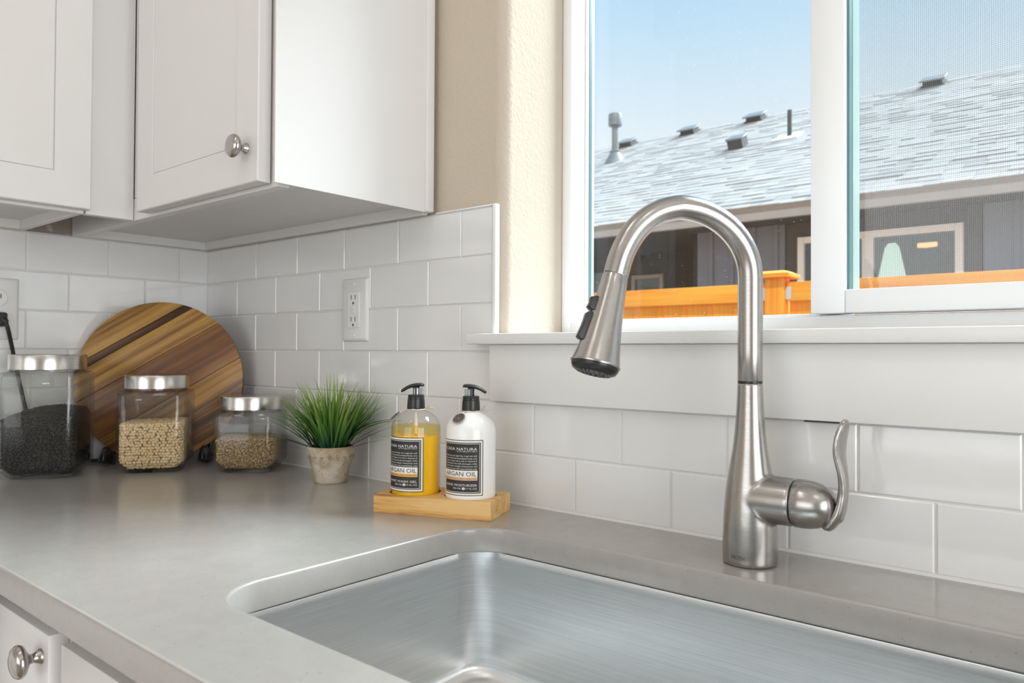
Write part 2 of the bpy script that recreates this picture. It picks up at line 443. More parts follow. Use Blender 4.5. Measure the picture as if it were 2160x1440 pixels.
# ------------------------------------------------------------------ mesh tools
class MB:
    def __init__(s):
        s.v, s.f, s.mi = [], [], []

    def add(s, verts, faces, mi=0):
        n = len(s.v)
        s.v.extend([tuple(map(float, p)) for p in verts])
        s.f.extend([tuple(i + n for i in f) for f in faces])
        s.mi.extend([mi] * len(faces))
        return s

    def box(s, x0, x1, y0, y1, z0, z1, mi=0, mtx=None):
        vs = [(x, y, z) for z in (z0, z1) for y in (y0, y1) for x in (x0, x1)]
        if mtx is not None:
            vs = [mtx @ Vector(p) for p in vs]
        return s.add(vs, [(0, 2, 3, 1), (4, 5, 7, 6), (0, 1, 5, 4), (2, 6, 7, 3), (0, 4, 6, 2), (1, 3, 7, 5)], mi)

    def prism(s, poly, z0, z1, mi=0, axis='z'):
        """poly: counter-clockwise 2D polygon"""
        n = len(poly)

        def P(a, b, c):
            return (a, b, c) if axis == 'z' else ((c, a, b) if axis == 'x' else (b, c, a))
        vs = [P(a, b, z0) for a, b in poly] + [P(a, b, z1) for a, b in poly]
        fs = [tuple(range(n - 1, -1, -1)), tuple(range(n, 2 * n))]
        fs += [(i, (i + 1) % n, n + (i + 1) % n, n + i) for i in range(n)]
        return s.add(vs, fs, mi)

    def loft(s, rings, cap0=True, cap1=True, mi=0, closed=False):
        k = len(rings[0])
        vs = [p for r in rings for p in r]
        fs = []
        m = len(rings)
        for j in range(m if closed else m - 1):
            for i in range(k):
                a, b = j * k + i, j * k + (i + 1) % k
                c, d = ((j + 1) % m) * k + (i + 1) % k, ((j + 1) % m) * k + i
                fs.append((a, b, c, d))
        if not closed:
            if cap0:
                fs.append(tuple(range(k - 1, -1, -1)))
            if cap1:
                fs.append(tuple(range((m - 1) * k, m * k)))
        return s.add(vs, fs, mi)

    def lathe(s, prof, seg=48, mtx=None, cap0=True, cap1=True, mi=0, arc=None):
        """prof: [(radius, height)...] around local z"""
        rings = []
        for r, z in prof:
            ring = [Vector((r * math.cos(2 * PI * i / seg), r * math.sin(2 * PI * i / seg), z)) for i in range(seg)]
            rings.append([mtx @ p for p in ring] if mtx is not None else ring)
        return s.loft(rings, cap0, cap1, mi)

    def tube(s, path, radii, seg=16, mi=0, flat=None, up=None, cap=True, closed=False):
        """sweep a circle (or ellipse, flat=(a,b) factors) along a path"""
        path = [Vector(p) for p in path]
        n = len(path)
        if not hasattr(radii, '__len__'):
            radii = [radii] * n
        nrm = Vector(up) if up is not None else None
        rings = []
        for i, p in enumerate(path):
            a = path[(i - 1) % n] if (closed or i > 0) else path[i]
            b = path[(i + 1) % n] if (closed or i < n - 1) else path[i]
            t = (b - a).normalized()
            if nrm is None:
                nrm = t.orthogonal().normalized()
            nrm = (nrm - t * nrm.dot(t)).normalized()
            bi = t.cross(nrm)
            r = radii[i]
            fa, fb = (1, 1)
            if flat is not None:
                fa, fb = flat[i] if hasattr(flat[0], '__len__') else flat
            rings.append([p + nrm * (r * fa * math.cos(2 * PI * k / seg)) + bi * (r * fb * math.sin(2 * PI * k / seg)) for k in range(seg)])
        return s.loft(rings, cap, cap, mi, closed)

    def mesh(s, name, mats, smooth=None, bevel=None):
        me = bpy.data.meshes.new(name)
        me.from_pydata(s.v, [], s.f)
        if not isinstance(mats, (list, tuple)):
            mats = [mats]
        for m in mats:
            me.materials.append(m)
        if len(mats) > 1:
            me.polygons.foreach_set('material_index', s.mi)
        if bevel:
            bm = bmesh.new()
            bm.from_mesh(me)
            bmesh.ops.recalc_face_normals(bm, faces=bm.faces)
            es = [e for e in bm.edges if len(e.link_faces) == 2 and e.calc_face_angle(0) > rad(30)]
            bmesh.ops.bevel(bm, geom=es, offset=bevel[0], segments=bevel[1], profile=0.5, affect='EDGES', clamp_overlap=True)
            bm.to_mesh(me)
            bm.free()
        if smooth:
            me.polygons.foreach_set('use_smooth', [True] * len(me.polygons))
            if smooth < 179:
                me.set_sharp_from_angle(angle=rad(smooth))
        me.update()
        return me

    def build(s, name, mats, parent=None, smooth=None, bevel=None, loc=None, rot=None):
        if bevel and smooth is None:
            smooth = 40
        me = s.mesh(name, mats, smooth, bevel)
        return link(name, me, parent, loc, rot)


def link(name, me, parent=None, loc=None, rot=None):
    o = bpy.data.objects.new(name, me)
    COL.objects.link(o)
    if parent is not None:
        o.parent = parent
    if loc is not None:
        o.location = loc
    if rot is not None:
        o.rotation_euler = rot
    return o


def tag(o, label, cat, group=None, kind=None):
    o['label'] = label
    o['category'] = cat
    if group:
        o['group'] = group
    if kind:
        o['kind'] = kind
    return o


def thing(name, label, cat, loc=(0, 0, 0), rz=0.0, group=None):
    o = bpy.data.objects.new(name, None)
    COL.objects.link(o)
    o.empty_display_size = 0.05
    o.location = loc
    o.rotation_euler = (0, 0, rz)
    return tag(o, label, cat, group)


def struct(o, label=None):
    o['kind'] = 'structure'
    if label:
        o['label'] = label
    return o


def rrect(hx, hy, r, n=6, z=0.0, cx=0.0, cy=0.0):
    """rounded rectangle ring, counter-clockwise"""
    pts = []
    r = min(r, hx, hy)
    for (sx, sy, a0) in ((1, 1, 0), (-1, 1, 90), (-1, -1, 180), (1, -1, 270)):
        for k in range(n + 1):
            a = rad(a0 + 90 * k / n)
            pts.append(Vector((cx + sx * (hx - r) + r * math.cos(a), cy + sy * (hy - r) + r * math.sin(a), z)))
    return pts


def catmull(pts, n=8):
    pts = [Vector(p) for p in pts]
    res = []
    for i in range(len(pts) - 1):
        p0 = pts[max(i - 1, 0)]
        p1, p2 = pts[i], pts[i + 1]
        p3 = pts[min(i + 2, len(pts) - 1)]
        for k in range(n):
            t = k / n
            res.append(0.5 * ((2 * p1) + (p2 - p0) * t + (2 * p0 - 5 * p1 + 4 * p2 - p3) * t * t + (3 * p1 - p0 - 3 * p2 + p3) * t ** 3))
    res.append(pts[-1])
    return res


def text2d(s):
    """flat glyph mesh: (verts2d, faces), left edge at 0, unit height baseline"""
    c = bpy.data.curves.new('t', 'FONT')
    c.body = s
    c.resolution_u = 2
    o = bpy.data.objects.new('t', c)
    COL.objects.link(o)
    dg = bpy.context.evaluated_depsgraph_get()
    me = o.evaluated_get(dg).to_mesh()
    vs = [(v.co.x, v.co.y) for v in me.vertices]
    fs = [tuple(p.vertices) for p in me.polygons]
    o.evaluated_get(dg).to_mesh_clear()
    bpy.data.objects.remove(o)
    bpy.data.curves.remove(c)
    x0 = min(v[0] for v in vs)
    x1 = max(v[0] for v in vs)
    return [((x - x0) / (x1 - x0), y) for x, y in vs], fs, x1 - x0


# ------------------------------------------------------------------ numbers of the room
CT = 0.92            # counter top
TF = 0.008           # tile face in front of the wall
TP, TR = 0.1540, 0.0778
ZAB = CT + 0.3902    # joint between first and second tile course

# ------------------------------------------------------------------ setting
fl = MB().box(-0.2, 4.3, -4.3, 0.0, -0.05, 0.0).build('floor', M['floor'])
struct(fl)
ce = MB().box(-0.2, 4.3, -4.3, 0.25, 2.75, 2.85).build('ceiling', M['white_paint'])
struct(ce)

# back wall with the window opening; the drywall return on its left has a bullnose corner
WX0, WX1, WZ0, WZ1, WT = 0.921, 2.480, 1.166, 2.13, 0.25
wb = MB()
br = 0.020
pl = [(-0.2, 0.0)] + [(WX0 - br + br * math.sin(rad(a)), br - br * math.cos(rad(a))) for a in range(0, 91, 9)] + [(WX0, WT), (-0.2, WT)]
wb.prism(pl, WZ0, WZ1)
pr_ = [(WX1, WT)] + [(WX1 + br - br * math.sin(rad(a)), br - br * math.cos(rad(a))) for a in range(90, -1, -9)] + [(4.3, 0.0), (4.3, WT)]
wb.prism(pr_, WZ0, WZ1)
wb.box(-0.2, 4.3, 0.0, WT, 0.0, WZ0)
wb.box(-0.2, 4.3, 0.0, WT, WZ1, 2.75)
wall_back = wb.build('wall_back', M['wall'], smooth=30)
struct(wall_back)
wall_left = MB().box(-0.2, 0.0, -4.3, 0.0, 0.0, 2.75).build('wall_left', M['wall'])
struct(wall_left)
# right wall with an empty opening, and the wall behind the camera with a wide opening
wr = MB()
wr.box(4.2, 4.3, -4.3, -2.35, 0, 2.75).box(4.2, 4.3, -0.35, 0.0, 0, 2.75).box(4.2, 4.3, -2.35, -0.35, 2.1, 2.75)
struct(wr.build('wall_right', M['wall_far']))
wf = MB()
wf.box(0.0, 0.3, -4.3, -4.2, 0, 2.75).box(2.7, 4.2, -4.3, -4.2, 0, 2.75).box(0.3, 2.7, -4.3, -4.2, 2.3, 2.75).box(0.3, 2.7, -4.3, -4.2, 0, 0.6)
struct(wf.build('wall_front', M['wall_far']))

# grout beds and the tiles, each an object
gr = MB()
gr.box(0.0, 0.907, -0.0062, 0.0, CT, 1.3885)
gr.box(0.907, 2.9, -0.0062, 0.0, CT, 1.0775)
gr.build('grout', M['grout'], wall_back)
MB().box(0.0, 0.0062, -1.3, -0.0062, CT, 1.3885).build('grout', M['grout'], wall_left)


def tile_mesh(w, h):
    """front face at y=0 (towards -y), pillowed edge"""
    e, d = 0.0016, 0.0011
    b = [(0, 0.0075, 0), (w, 0.0075, 0), (w, 0.0075, h), (0, 0.0075, h)]
    s = [(0, d, 0), (w, d, 0), (w, d, h), (0, d, h)]
    f = [(e, 0, e), (w - e, 0, e), (w - e, 0, h - e), (e, 0, h - e)]
    mb = MB()
    fs = []
    for i in range(4):
        j = (i + 1) % 4
        fs.append((i, j, 4 + j, 4 + i))
        fs.append((4 + i, 4 + j, 8 + j, 8 + i))
    fs.append((8, 9, 10, 11))
    mb.add(b + s + f, fs)
    return mb.mesh('tile', M['tile'])


tile_cache = {}


def place_tile(u0, u1, z0, z1, left):
    g = 0.0010
    w, h = u1 - u0 - 2 * g, z1 - z0 - 2 * g
    if w < 0.006 or h < 0.004:
        return
    key = (round(w, 4), round(h, 4))
    if key not in tile_cache:
        tile_cache[key] = tile_mesh(w, h)
    dz = random.uniform(-0.0003, 0.0003)
    if left:
        o = link('tile', tile_cache[key], wall_left, (TF + dz, u0 + g, z0 + g), (random.uniform(-.002, .002), 0, PI / 2 + random.uniform(-.003, .003)))
    else:
        o = link('tile', tile_cache[key], wall_back, (u0 + g, -TF + dz, z0 + g), (random.uniform(-.003, .003), 0, random.uniform(-.002, .002)))


rows = []
for k in range(6):
    z1 = ZAB + TR * (1 - k)
    z0 = z1 - TR
    rows.append((k, max(z0, CT + 0.0022), min(z1, 1.3878)))
for k, z0, z1 in rows:
    off = 0.0649 + (0.077 if k % 2 else 0)
    xe = 0.9055 if z0 > 1.11 else (0.9085 if z0 > 1.04 else 2.9)
    edges = [TF] + [off + TP * j for j in range(-1, 24) if TF + 0.004 < off + TP * j < xe - 0.004] + [xe]
    for a, b in zip(edges[:-1], edges[1:]):
        place_tile(a, b, z0, z1, False)
    off = 0.0745 + (0.077 if k % 2 else 0)
    edges = [0.0005] + [off + TP * j for j in range(-1, 8) if 0.004 < off + TP * j < 1.26] + [1.28]
    for a, b in zip(edges[:-1], edges[1:]):
        place_tile(-b, -a, z0, z1, True)
# white caulk line along the counter
MB().box(0.0, 2.9, -TF - 0.001, -0.004, CT - 0.0005, CT + 0.0032).build('caulk', M['trim'], wall_back)
MB().box(0.004, TF + 0.001, -1.28, -0.006, CT - 0.0005, CT + 0.0032).build('caulk', M['trim'], wall_left)

# window stool, apron and tile edge profile
st = MB()
st.prism([(0.872, -0.035), (2.56, -0.035), (2.56, -0.0012), (WX1 - 0.001, -0.0012), (WX1 - 0.001, 0.153), (WX0 + 0.001, 0.153), (WX0 + 0.001, -0.0105), (0.872, -0.0105)], 1.1665, 1.1832)
struct(st.build('trim_1', M['trim'], bevel=(0.0022, 2)), 'white window stool across the sill of the kitchen window')
struct(MB().box(0.9095, 2.55, -0.0205, -0.0005, 1.0778, 1.1663).build('trim_2', M['trim'], bevel=(0.0015, 2)), 'white apron board under the window stool')
t3 = MB()
t3.box(0.9058, 0.9128, -0.0105, -0.0005, 1.1835, 1.3905)
t3.box(0.776, 0.9057, -0.0105, -0.0005, 1.3880, 1.3905)
struct(t3.build('trim_3', M['vinyl'], bevel=(0.0012, 2)), 'white metal profile along the edge of the tiles')

# the window: frame, sliding sash, panes, spacers and insect screen
win = bpy.data.objects.new('window_1', None)
COL.objects.link(win)
win.location = (WX0, 0.155, 1.184)
struct(win)


def wpart(mb, name, m, **kw):
    mb.v = [(x - WX0, y - 0.155, z - 1.184) for x, y, z in mb.v]
    return mb.build(name, m, win, **kw)


fz0, fz1 = 1.1840, WZ1 - 0.001
f = MB()
f.box(WX0 + 0.0005, 0.9410, 0.155, 0.2225, fz0, fz1)
f.box(2.460, WX1 - 0.0005, 0.155, 0.248, fz0, fz1)
f.box(0.9410, 2.460, 0.155, 0.248, fz0, 1.2066)
f.box(0.9410, 2.460, 0.155, 0.248, 2.105, fz1)
wpart(f, 'frame', M['vinyl'], bevel=(0.002, 2))
f = MB()       # glazing stop of the fixed light, and the fixed mullion behind the sash
f.box(0.9412, 0.9440, 0.196, 0.2225, 1.2068, 2.1048)
f.box(0.9440, 1.345, 0.198, 0.2225, 1.2068, 1.2118)
f.box(1.3455, 1.385, 0.205, 0.2225, 1.2068, 2.1048)
wpart(f, 'glazing_stop', M['vinyl'], bevel=(0.0015, 2))
wpart(MB().box(0.9441, 0.9452, 0.2050, 0.2128, 1.212, 2.104), 'glazing_spacer', M['spacer'])
wpart(MB().box(0.9442, 1.3453, 0.2135, 0.2170, 1.2119, 2.1046), 'pane', M['pane'])
f = MB()
f.box(1.3506, 1.3953, 0.1400, 0.1955, 1.2088, 2.1040)
f.box(1.3953, 2.4590, 0.1400, 0.1955, 1.2088, 1.2400)
f.box(2.4200, 2.4590, 0.1400, 0.1955, 1.2400, 2.1040)
f.box(1.3953, 2.4200, 0.1400, 0.1955, 2.0680, 2.1040)
sash = wpart(f, 'sash', M['vinyl'], bevel=(0.0025, 2))
wpart(MB().box(1.3955, 1.3985, 0.1500, 0.1640, 1.2402, 2.0678), 'glazing_spacer', M['spacer'])
wpart(MB().box(1.3955, 1.3990, 0.1645, 0.1950, 1.2402, 2.0678), 'glazing_spacer', M['glass_reflect'])  # pale green strip painting a reflection in the glass beside the spacer
wpart(MB().box(1.3992, 2.4198, 0.1660, 0.1700, 1.2402, 2.0678), 'pane', M['pane2'])
scr = MB()
yy, hw, pit = 0.2260, 0.00011, 0.0024
for i in range(int((2.456 - 1.386) / pit)):
    x = 1.387 + i * pit
    scr.box(x - hw, x + hw, yy - hw, yy + hw, 1.2068, 2.104)
for i in range(int((2.104 - 1.2068) / pit)):
    z = 1.2075 + i * pit
    scr.box(1.386, 2.459, yy + hw * 1.1, yy + 3 * hw, z - hw, z + hw)
so = wpart(scr, 'insect_screen', M['screen'])
so['kind'] = 'stuff'

# ------------------------------------------------------------------ counter
SX0, SX1, SY0, SY1, SR = 1.0005, 1.762, -0.535, -0.1445, 0.062
cu = bpy.data.curves.new('countertop', 'CURVE')
cu.dimensions = '2D'
cu.fill_mode = 'BOTH'
bev = 0.0028
cu.extrude = 0.016 - bev
cu.bevel_depth = bev
cu.bevel_resolution = 2
cu.offset = -bev


def poly_spline(pts):
    s = cu.splines.new('POLY')
    s.points.add(len(pts) - 1)
    for p, q in zip(s.points, pts):
        p.co = (q[0], q[1], 0, 1)
    s.use_cyclic_u = True


outer = [(0.001, -0.001), (0.001, -1.9), (0.632, -1.9), (0.632, -0.632), (2.9, -0.632), (2.9, -0.001)]
poly_spline(outer)
hole = [(p.x, p.y) for p in rrect((SX1 - SX0) / 2, (SY1 - SY0) / 2, SR, 12, 0, (SX0 + SX1) / 2, (SY0 + SY1) / 2)]
poly_spline(hole[::-1])
tmp = bpy.data.objects.new('tmp', cu)
COL.objects.link(tmp)
dg = bpy.context.evaluated_depsgraph_get()
me = bpy.data.meshes.new_from_object(tmp.evaluated_get(dg))
bpy.data.objects.remove(tmp)
me.materials.clear()
me.materials.append(M['quartz'])
me.polygons.foreach_set('use_smooth', [True] * len(me.polygons))
me.set_sharp_from_angle(angle=rad(32))
counter = link('countertop', me, None, (0, 0, CT - 0.016))
tag(counter, 'L-shaped grey quartz worktop with a rounded sink cutout', 'countertop')

# ------------------------------------------------------------------ sink
scx, scy = (SX0 + SX1) / 2, (SY0 + SY1) / 2
shx, shy = (SX1 - SX0) / 2 + 0.004, (SY1 - SY0) / 2 + 0.004
SZ = CT - 0.032 - 0.0015
sink = thing('kitchen_sink', 'brushed steel undermount sink bowl below the grey worktop', 'sink', (scx, scy, 0.718))
b0 = 0.718
prof = [(0.030, SZ, 0.070), (0.0, SZ, 0.046), (-0.0004, SZ - 0.0008, 0.044), (-0.0010, SZ - 0.012, 0.038), (-0.0020, SZ - 0.03, 0.036), (-0.0050, b0 + 0.050, 0.036), (-0.0060, b0 + 0.022, 0.036)]
for a in range(15, 91, 15):
    prof.append((-0.0060 - 0.022 * (1 - math.cos(rad(a))), b0 + 0.022 - 0.022 * math.sin(rad(a)), 0.036 - 0.012 * (1 - math.cos(rad(a)))))
rings = []
for off, z, r in prof:
    rings.append([p for p in rrect(shx + off, shy + off, r, 10, z - 0.718)])
inner = MB().loft(rings, False, False)
inner.f = [tuple(reversed(q)) for q in inner.f]
inner.build('bowl', M['steel_sink'], sink, smooth=32)
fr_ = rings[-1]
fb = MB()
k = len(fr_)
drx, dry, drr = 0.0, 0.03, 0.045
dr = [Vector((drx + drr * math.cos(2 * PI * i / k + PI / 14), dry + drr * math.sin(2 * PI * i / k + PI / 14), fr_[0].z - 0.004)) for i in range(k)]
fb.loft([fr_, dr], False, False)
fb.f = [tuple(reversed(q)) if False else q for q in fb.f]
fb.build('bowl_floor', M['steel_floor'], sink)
dm = Matrix.Translation((drx, dry, fr_[0].z - 0.004))
MB().lathe([(0.045, 0.0), (0.043, 0.003), (0.036, 0.001), (0.032, -0.010), (0.0, -0.011)], 40, dm, False, False).build('drain', M['nickel'], sink, smooth=50)

# ------------------------------------------------------------------ base cabinets
TOPB = CT - 0.0335


def knob(parent, loc, name='knob'):
    """round satin knob sticking out towards -y"""
    mtx = Matrix.Rotation(PI / 2, 4, 'X')
    prof = [(0.0, 0.0), (0.0078, 0.0), (0.0080, 0.0015), (0.0062, 0.0035), (0.0046, 0.008), (0.0050, 0.011), (0.009, 0.0135), (0.0150, 0.0165),
            (0.0168, 0.0195), (0.0165, 0.0222), (0.0142, 0.0252), (0.0095, 0.0272), (0.004, 0.0280), (0.0, 0.0281)]
    return MB().lathe(prof, 40, mtx, False, False).build(name, M['knob'], parent, smooth=70, loc=loc)


def shaker_door(w, h, th=0.02, rail=0.057, depth=0.0018):
    """door in the xz plane, front at y=0 looking to -y, back at y=th"""
    mb = MB()
    e = 0.0015
    a = [(0, th, 0), (w, th, 0), (w, th, h), (0, th, h)]
    b = [(0, e, 0), (w, e, 0), (w, e, h), (0, e, h)]
    c = [(e, 0, e), (w - e, 0, e), (w - e, 0, h - e), (e, 0, h - e)]
    def ring(q, y):
        return [(q, y, q), (w - q, y, q), (w - q, y, h - q), (q, y, h - q)]
    vs = a + b + c + ring(rail, 0) + ring(rail + 0.0002, 0.0042) + ring(rail + 0.0015, 0.0042) + ring(rail + 0.0018, depth)
    fs = [(3, 2, 1, 0)]
    for lo in range(0, 24, 4):
        for i in range(4):
            j = (i + 1) % 4
            fs.append((lo + i, lo + j, lo + 4 + j, lo + 4 + i))
    fs.append((24, 25, 26, 27))
    return mb.add(vs, fs)


def flat_front(w, h, th=0.02):
    return MB().box(0, w, 0, th, 0, h)


bc = thing('base_cabinet', 'white base cabinet with a satin knob under the left of the worktop', 'cabinet', (0.65, -0.597, 0.0))
MB().box(-0.052, 0.208, 0.0, 0.57, 0.10, TOPB - 0.0).build('carcass', M['cab'], bc)
d = flat_front(0.190, 0.745).build('door', M['cab'], bc, bevel=(0.0018, 2), loc=(0.005, -0.020, 0.120))
knob(d, (0.1715, 0.0, 0.720))
sb = thing('sink_base_cabinet', 'white sink base cabinet under the steel bowl, right of the knobbed cabinet', 'cabinet', (0.8605, -0.597, 0.0))
sbm = MB()
sbm.box(0.0, 1.02, 0.0, 0.018, 0.10, 0.70)
sbm.box(0.0, 1.02, 0.0, 0.018, 0.70, TOPB)
sbm.box(0.0, 0.018, 0.018, 0.57, 0.10, TOPB)
sbm.box(1.002, 1.02, 0.018, 0.57, 0.10, TOPB)
sbm.box(0.018, 1.002, 0.018, 0.57, 0.10, 0.118)
sbm.build('carcass', M['cab'], sb)
for i in range(2):
    flat_front(0.49, 0.745).build('door', M['cab'], sb, bevel=(0.0018, 2), loc=(0.0172 + i * 0.495, -0.020, 0.120))
lb = thing('base_cabinet', 'white base cabinet under the worktop along the left wall', 'cabinet', (0.30, -1.2, 0.0))
MB().box(-0.295, 0.297, -0.69, 0.55, 0.10, TOPB).build('carcass', M['cab'], lb)

# ------------------------------------------------------------------ upper cabinets
ZF = 1.3885     # bottom of the frames
ZD = 1.3940     # bottom of the doors
ZT = 2.32
uc = thing('upper_cabinet', 'white wall cabinet in the corner with a round satin knob, beside the window', 'cabinet', (0.0, 0.0, 0.0))
c = MB()
FY = -0.302
c.box(0.7562, 0.7680, FY, -0.0165, ZF + 0.004, ZT)                # end panel
c.box(0.0085, 0.0195, FY, -0.0090, ZF, ZT)                        # left end on the wall
c.box(0.0195, 0.7562, -0.0215, -0.0090, ZF, ZT)                   # back rail
c.box(0.0195, 0.7562, FY, FY + 0.019, ZF, ZF + 0.04)              # front bottom rail
c.box(0.2974, 0.7562, FY, FY + 0.019, ZF + 0.04, ZT)              # face frame
c.box(0.0195, 0.7590, -0.302, -0.009, ZT, ZT + 0.018)
c.build('carcass', M['cab'], uc, bevel=(0.0008, 1))
MB().box(0.0195, 0.7562, FY + 0.019, -0.0215, ZF + 0.0175, ZF + 0.0295).build('bottom_panel', M['cab_under'], uc)
MB().box(0.7590, 0.7745, -0.0300, -0.0112, ZF + 0.0022, ZT).build('scribe_strip', M['cab'], uc, bevel=(0.003, 2))
MB().box(0.7682, 0.7710, -0.3165, -0.0302, ZF + 0.0010, ZT).build('end_skin', M['cab'], uc, bevel=(0.0004, 1))
dw = 0.7420 - 0.3601
d = shaker_door(dw, ZT - ZD).build('door', M['cab'], uc, loc=(0.3601, FY - 0.0235, ZD))
knob(d, (0.3521, 0.0, 0.0500))
uf = MB().box(0.2810, 0.2974, -0.3835, FY - 0.0012, ZF + 0.0005, ZT).build('filler_strip', M['cab'], uc, bevel=(0.0006, 1))
ul = thing('upper_cabinet', 'white wall cabinet on the left wall, its shaker door cut off by the picture edge', 'cabinet', (0.0, -0.3860, 0.0))
c = MB()
c.box(0.0085, 0.2974, -0.0120, -0.0005, ZF, ZT)
c.box(0.0085, 0.2974, -0.92, -0.908, ZF, ZT)
c.box(0.0085, 0.0210, -0.908, -0.0120, ZF, ZT)
c.box(0.2784, 0.2974, -0.908, -0.0120, ZF, ZF + 0.04)
c.box(0.2784, 0.2974, -0.045, -0.0120, ZF + 0.04, ZT)
c.box(0.2784, 0.2974, -0.908, -0.870, ZF + 0.04, ZT)
c.box(0.0085, 0.2974, -0.92, -0.0005, ZT, ZT + 0.018)
c.build('carcass', M['cab'], ul, bevel=(0.0008, 1))
MB().box(0.0210, 0.2784, -0.908, -0.0120, ZF + 0.0175, ZF + 0.0295).build('bottom_panel', M['cab_under'], ul)
d = shaker_door(0.455, ZT - ZD).build('door', M['cab'], ul, loc=(0.3185, -0.4520, ZD), rot=(0, 0, PI / 2))
d = shaker_door(0.455, ZT - ZD).build('door', M['cab'], ul, loc=(0.3185, -0.9115, ZD), rot=(0, 0, PI / 2))
# bare wall seen through the gap between the two cabinets
MB().box(0.0005, 0.0035, -0.385, -0.302, 1.3890, 1.60).build('bare_patch', M['drywall'], wall_left)

# ------------------------------------------------------------------ outlets
op = thing('wall_outlet', 'white rectangular outlet with a test button on the tiles right of the cutting board', 'outlet', (0.5640, -TF - 0.0004, 1.2318))
plate_rings = [rrect(0.0375, 0.0595, 0.003, 3, 0.0), rrect(0.0375, 0.0595, 0.003, 3, 0.0012), rrect(0.0362, 0.0582, 0.003, 3, 0.0034), rrect(0.0325, 0.0545, 0.003, 3, 0.0055)]
RX = Matrix.Rotation(PI / 2, 4, 'X')


def rot_rings(rings, m=RX):
    return [[m @ p for p in r] for r in rings]


MB().loft(rot_rings(plate_rings)).build('cover_plate', M['white_plastic'], op, smooth=35)
rc = MB().loft(rot_rings([rrect(0.0165, 0.0335, 0.002, 3, 0.0054), rrect(0.0165, 0.0335, 0.002, 3, 0.0072), rrect(0.0160, 0.0330, 0.002, 3, 0.0078)])).build('receptacle', M['white_plastic'], op, smooth=35)
for zc in (0.0205, -0.0205):
    for sx in (-0.0058, 0.0058):
        MB().box(sx - 0.0008, sx + 0.0008, -0.0081, -0.0070, zc - 0.001, zc + 0.0075).build('slot', M['slot'], rc)
    sl = MB().prism([(0.0021 * math.cos(rad(a)), -0.0078 + zc + 0.0026 * math.sin(rad(a))) for a in range(0, 360, 30)], -0.0081, -0.0070)
    sl.v = [(x, z, y) for x, y, z in sl.v]
    sl.build('slot', M['slot'], rc)
MB().box(-0.0055, 0.0055, -0.0090, -0.0074, 0.0010, 0.0062).build('button', M['white_plastic'], rc, bevel=(0.0006, 2))
MB().box(-0.0055, 0.0055, -0.0090, -0.0074, -0.0066, -0.0014).build('button', M['white_plastic'], rc, bevel=(0.0006, 2))
for zc in (0.0485, -0.0485):
    MB().lathe([(0.0, 0.0066), (0.0024, 0.0064), (0.0033, 0.0054)], 20, Matrix.Translation((0, 0, zc)) @ RX, False, False).build('screw', M['white_plastic'], op, smooth=40)

ol = thing('wall_outlet', 'white outlet with a plug in it on the left wall above the black bean jar', 'outlet', (TF + 0.0004, -0.4335, 1.2325), PI / 2)
MB().loft(rot_rings(plate_rings)).build('cover_plate', M['white_plastic'], ol, smooth=35)
for zc in (0.0205, -0.0205):
    r = MB().lathe([(0.0172, 0.0054), (0.0172, 0.0070), (0.0165, 0.0076), (0.0, 0.0076)], 40, Matrix.Translation((0, 0, zc)) @ RX, False, False).build('receptacle', M['white_plastic'], ol, smooth=35)
    for sx in (-0.0058, 0.0058):
        MB().box(sx - 0.0008, sx + 0.0008, -0.0079, -0.0068, zc - 0.0005, zc + 0.0080).build('slot', M['slot'], r)
    MB().box(-0.0018, 0.0018, -0.0079, -0.0068, zc - 0.0105, zc - 0.0060).build('slot', M['slot'], r)
MB().lathe([(0.0, 0.0066), (0.0024, 0.0064), (0.0033, 0.0054)], 20, RX, False, False).build('screw', M['white_plastic'], ol, smooth=40)

# plug and black power cord
pc = thing('power_cord', 'black plug and cord hanging from the outlet on the left wall behind the bean jar', 'cord', (0.017, -0.4330, 1.2115))
MB().loft(rot_rings([rrect(0.010, 0.011, 0.004, 4, -0.0008), rrect(0.0125, 0.0135, 0.005, 4, 0.002), rrect(0.0125, 0.0135, 0.005, 4, 0.014), rrect(0.008, 0.009, 0.004, 4, 0.020)], Matrix.Rotation(PI / 2, 4, 'Z') @ RX)).build('plug', M['black_cord'], pc, smooth=40)
path = catmull([(0.018, 0.004, 0.002), (0.022, 0.010, -0.014), (0.010, 0.022, -0.055), (0.000, 0.040, -0.130), (-0.002, 0.052, -0.180), (-0.002, 0.070, -0.235), (-0.001, 0.100, -0.275), (0.004, 0.150, -0.2865), (0.010, 0.215, -0.2868), (0.018, 0.290, -0.2868)], 8)
MB().tube(path, [0.0058 if i < 6 else 0.0036 for i in range(len(path))], 12).build('cord', M['black_cord'], pc, smooth=60)

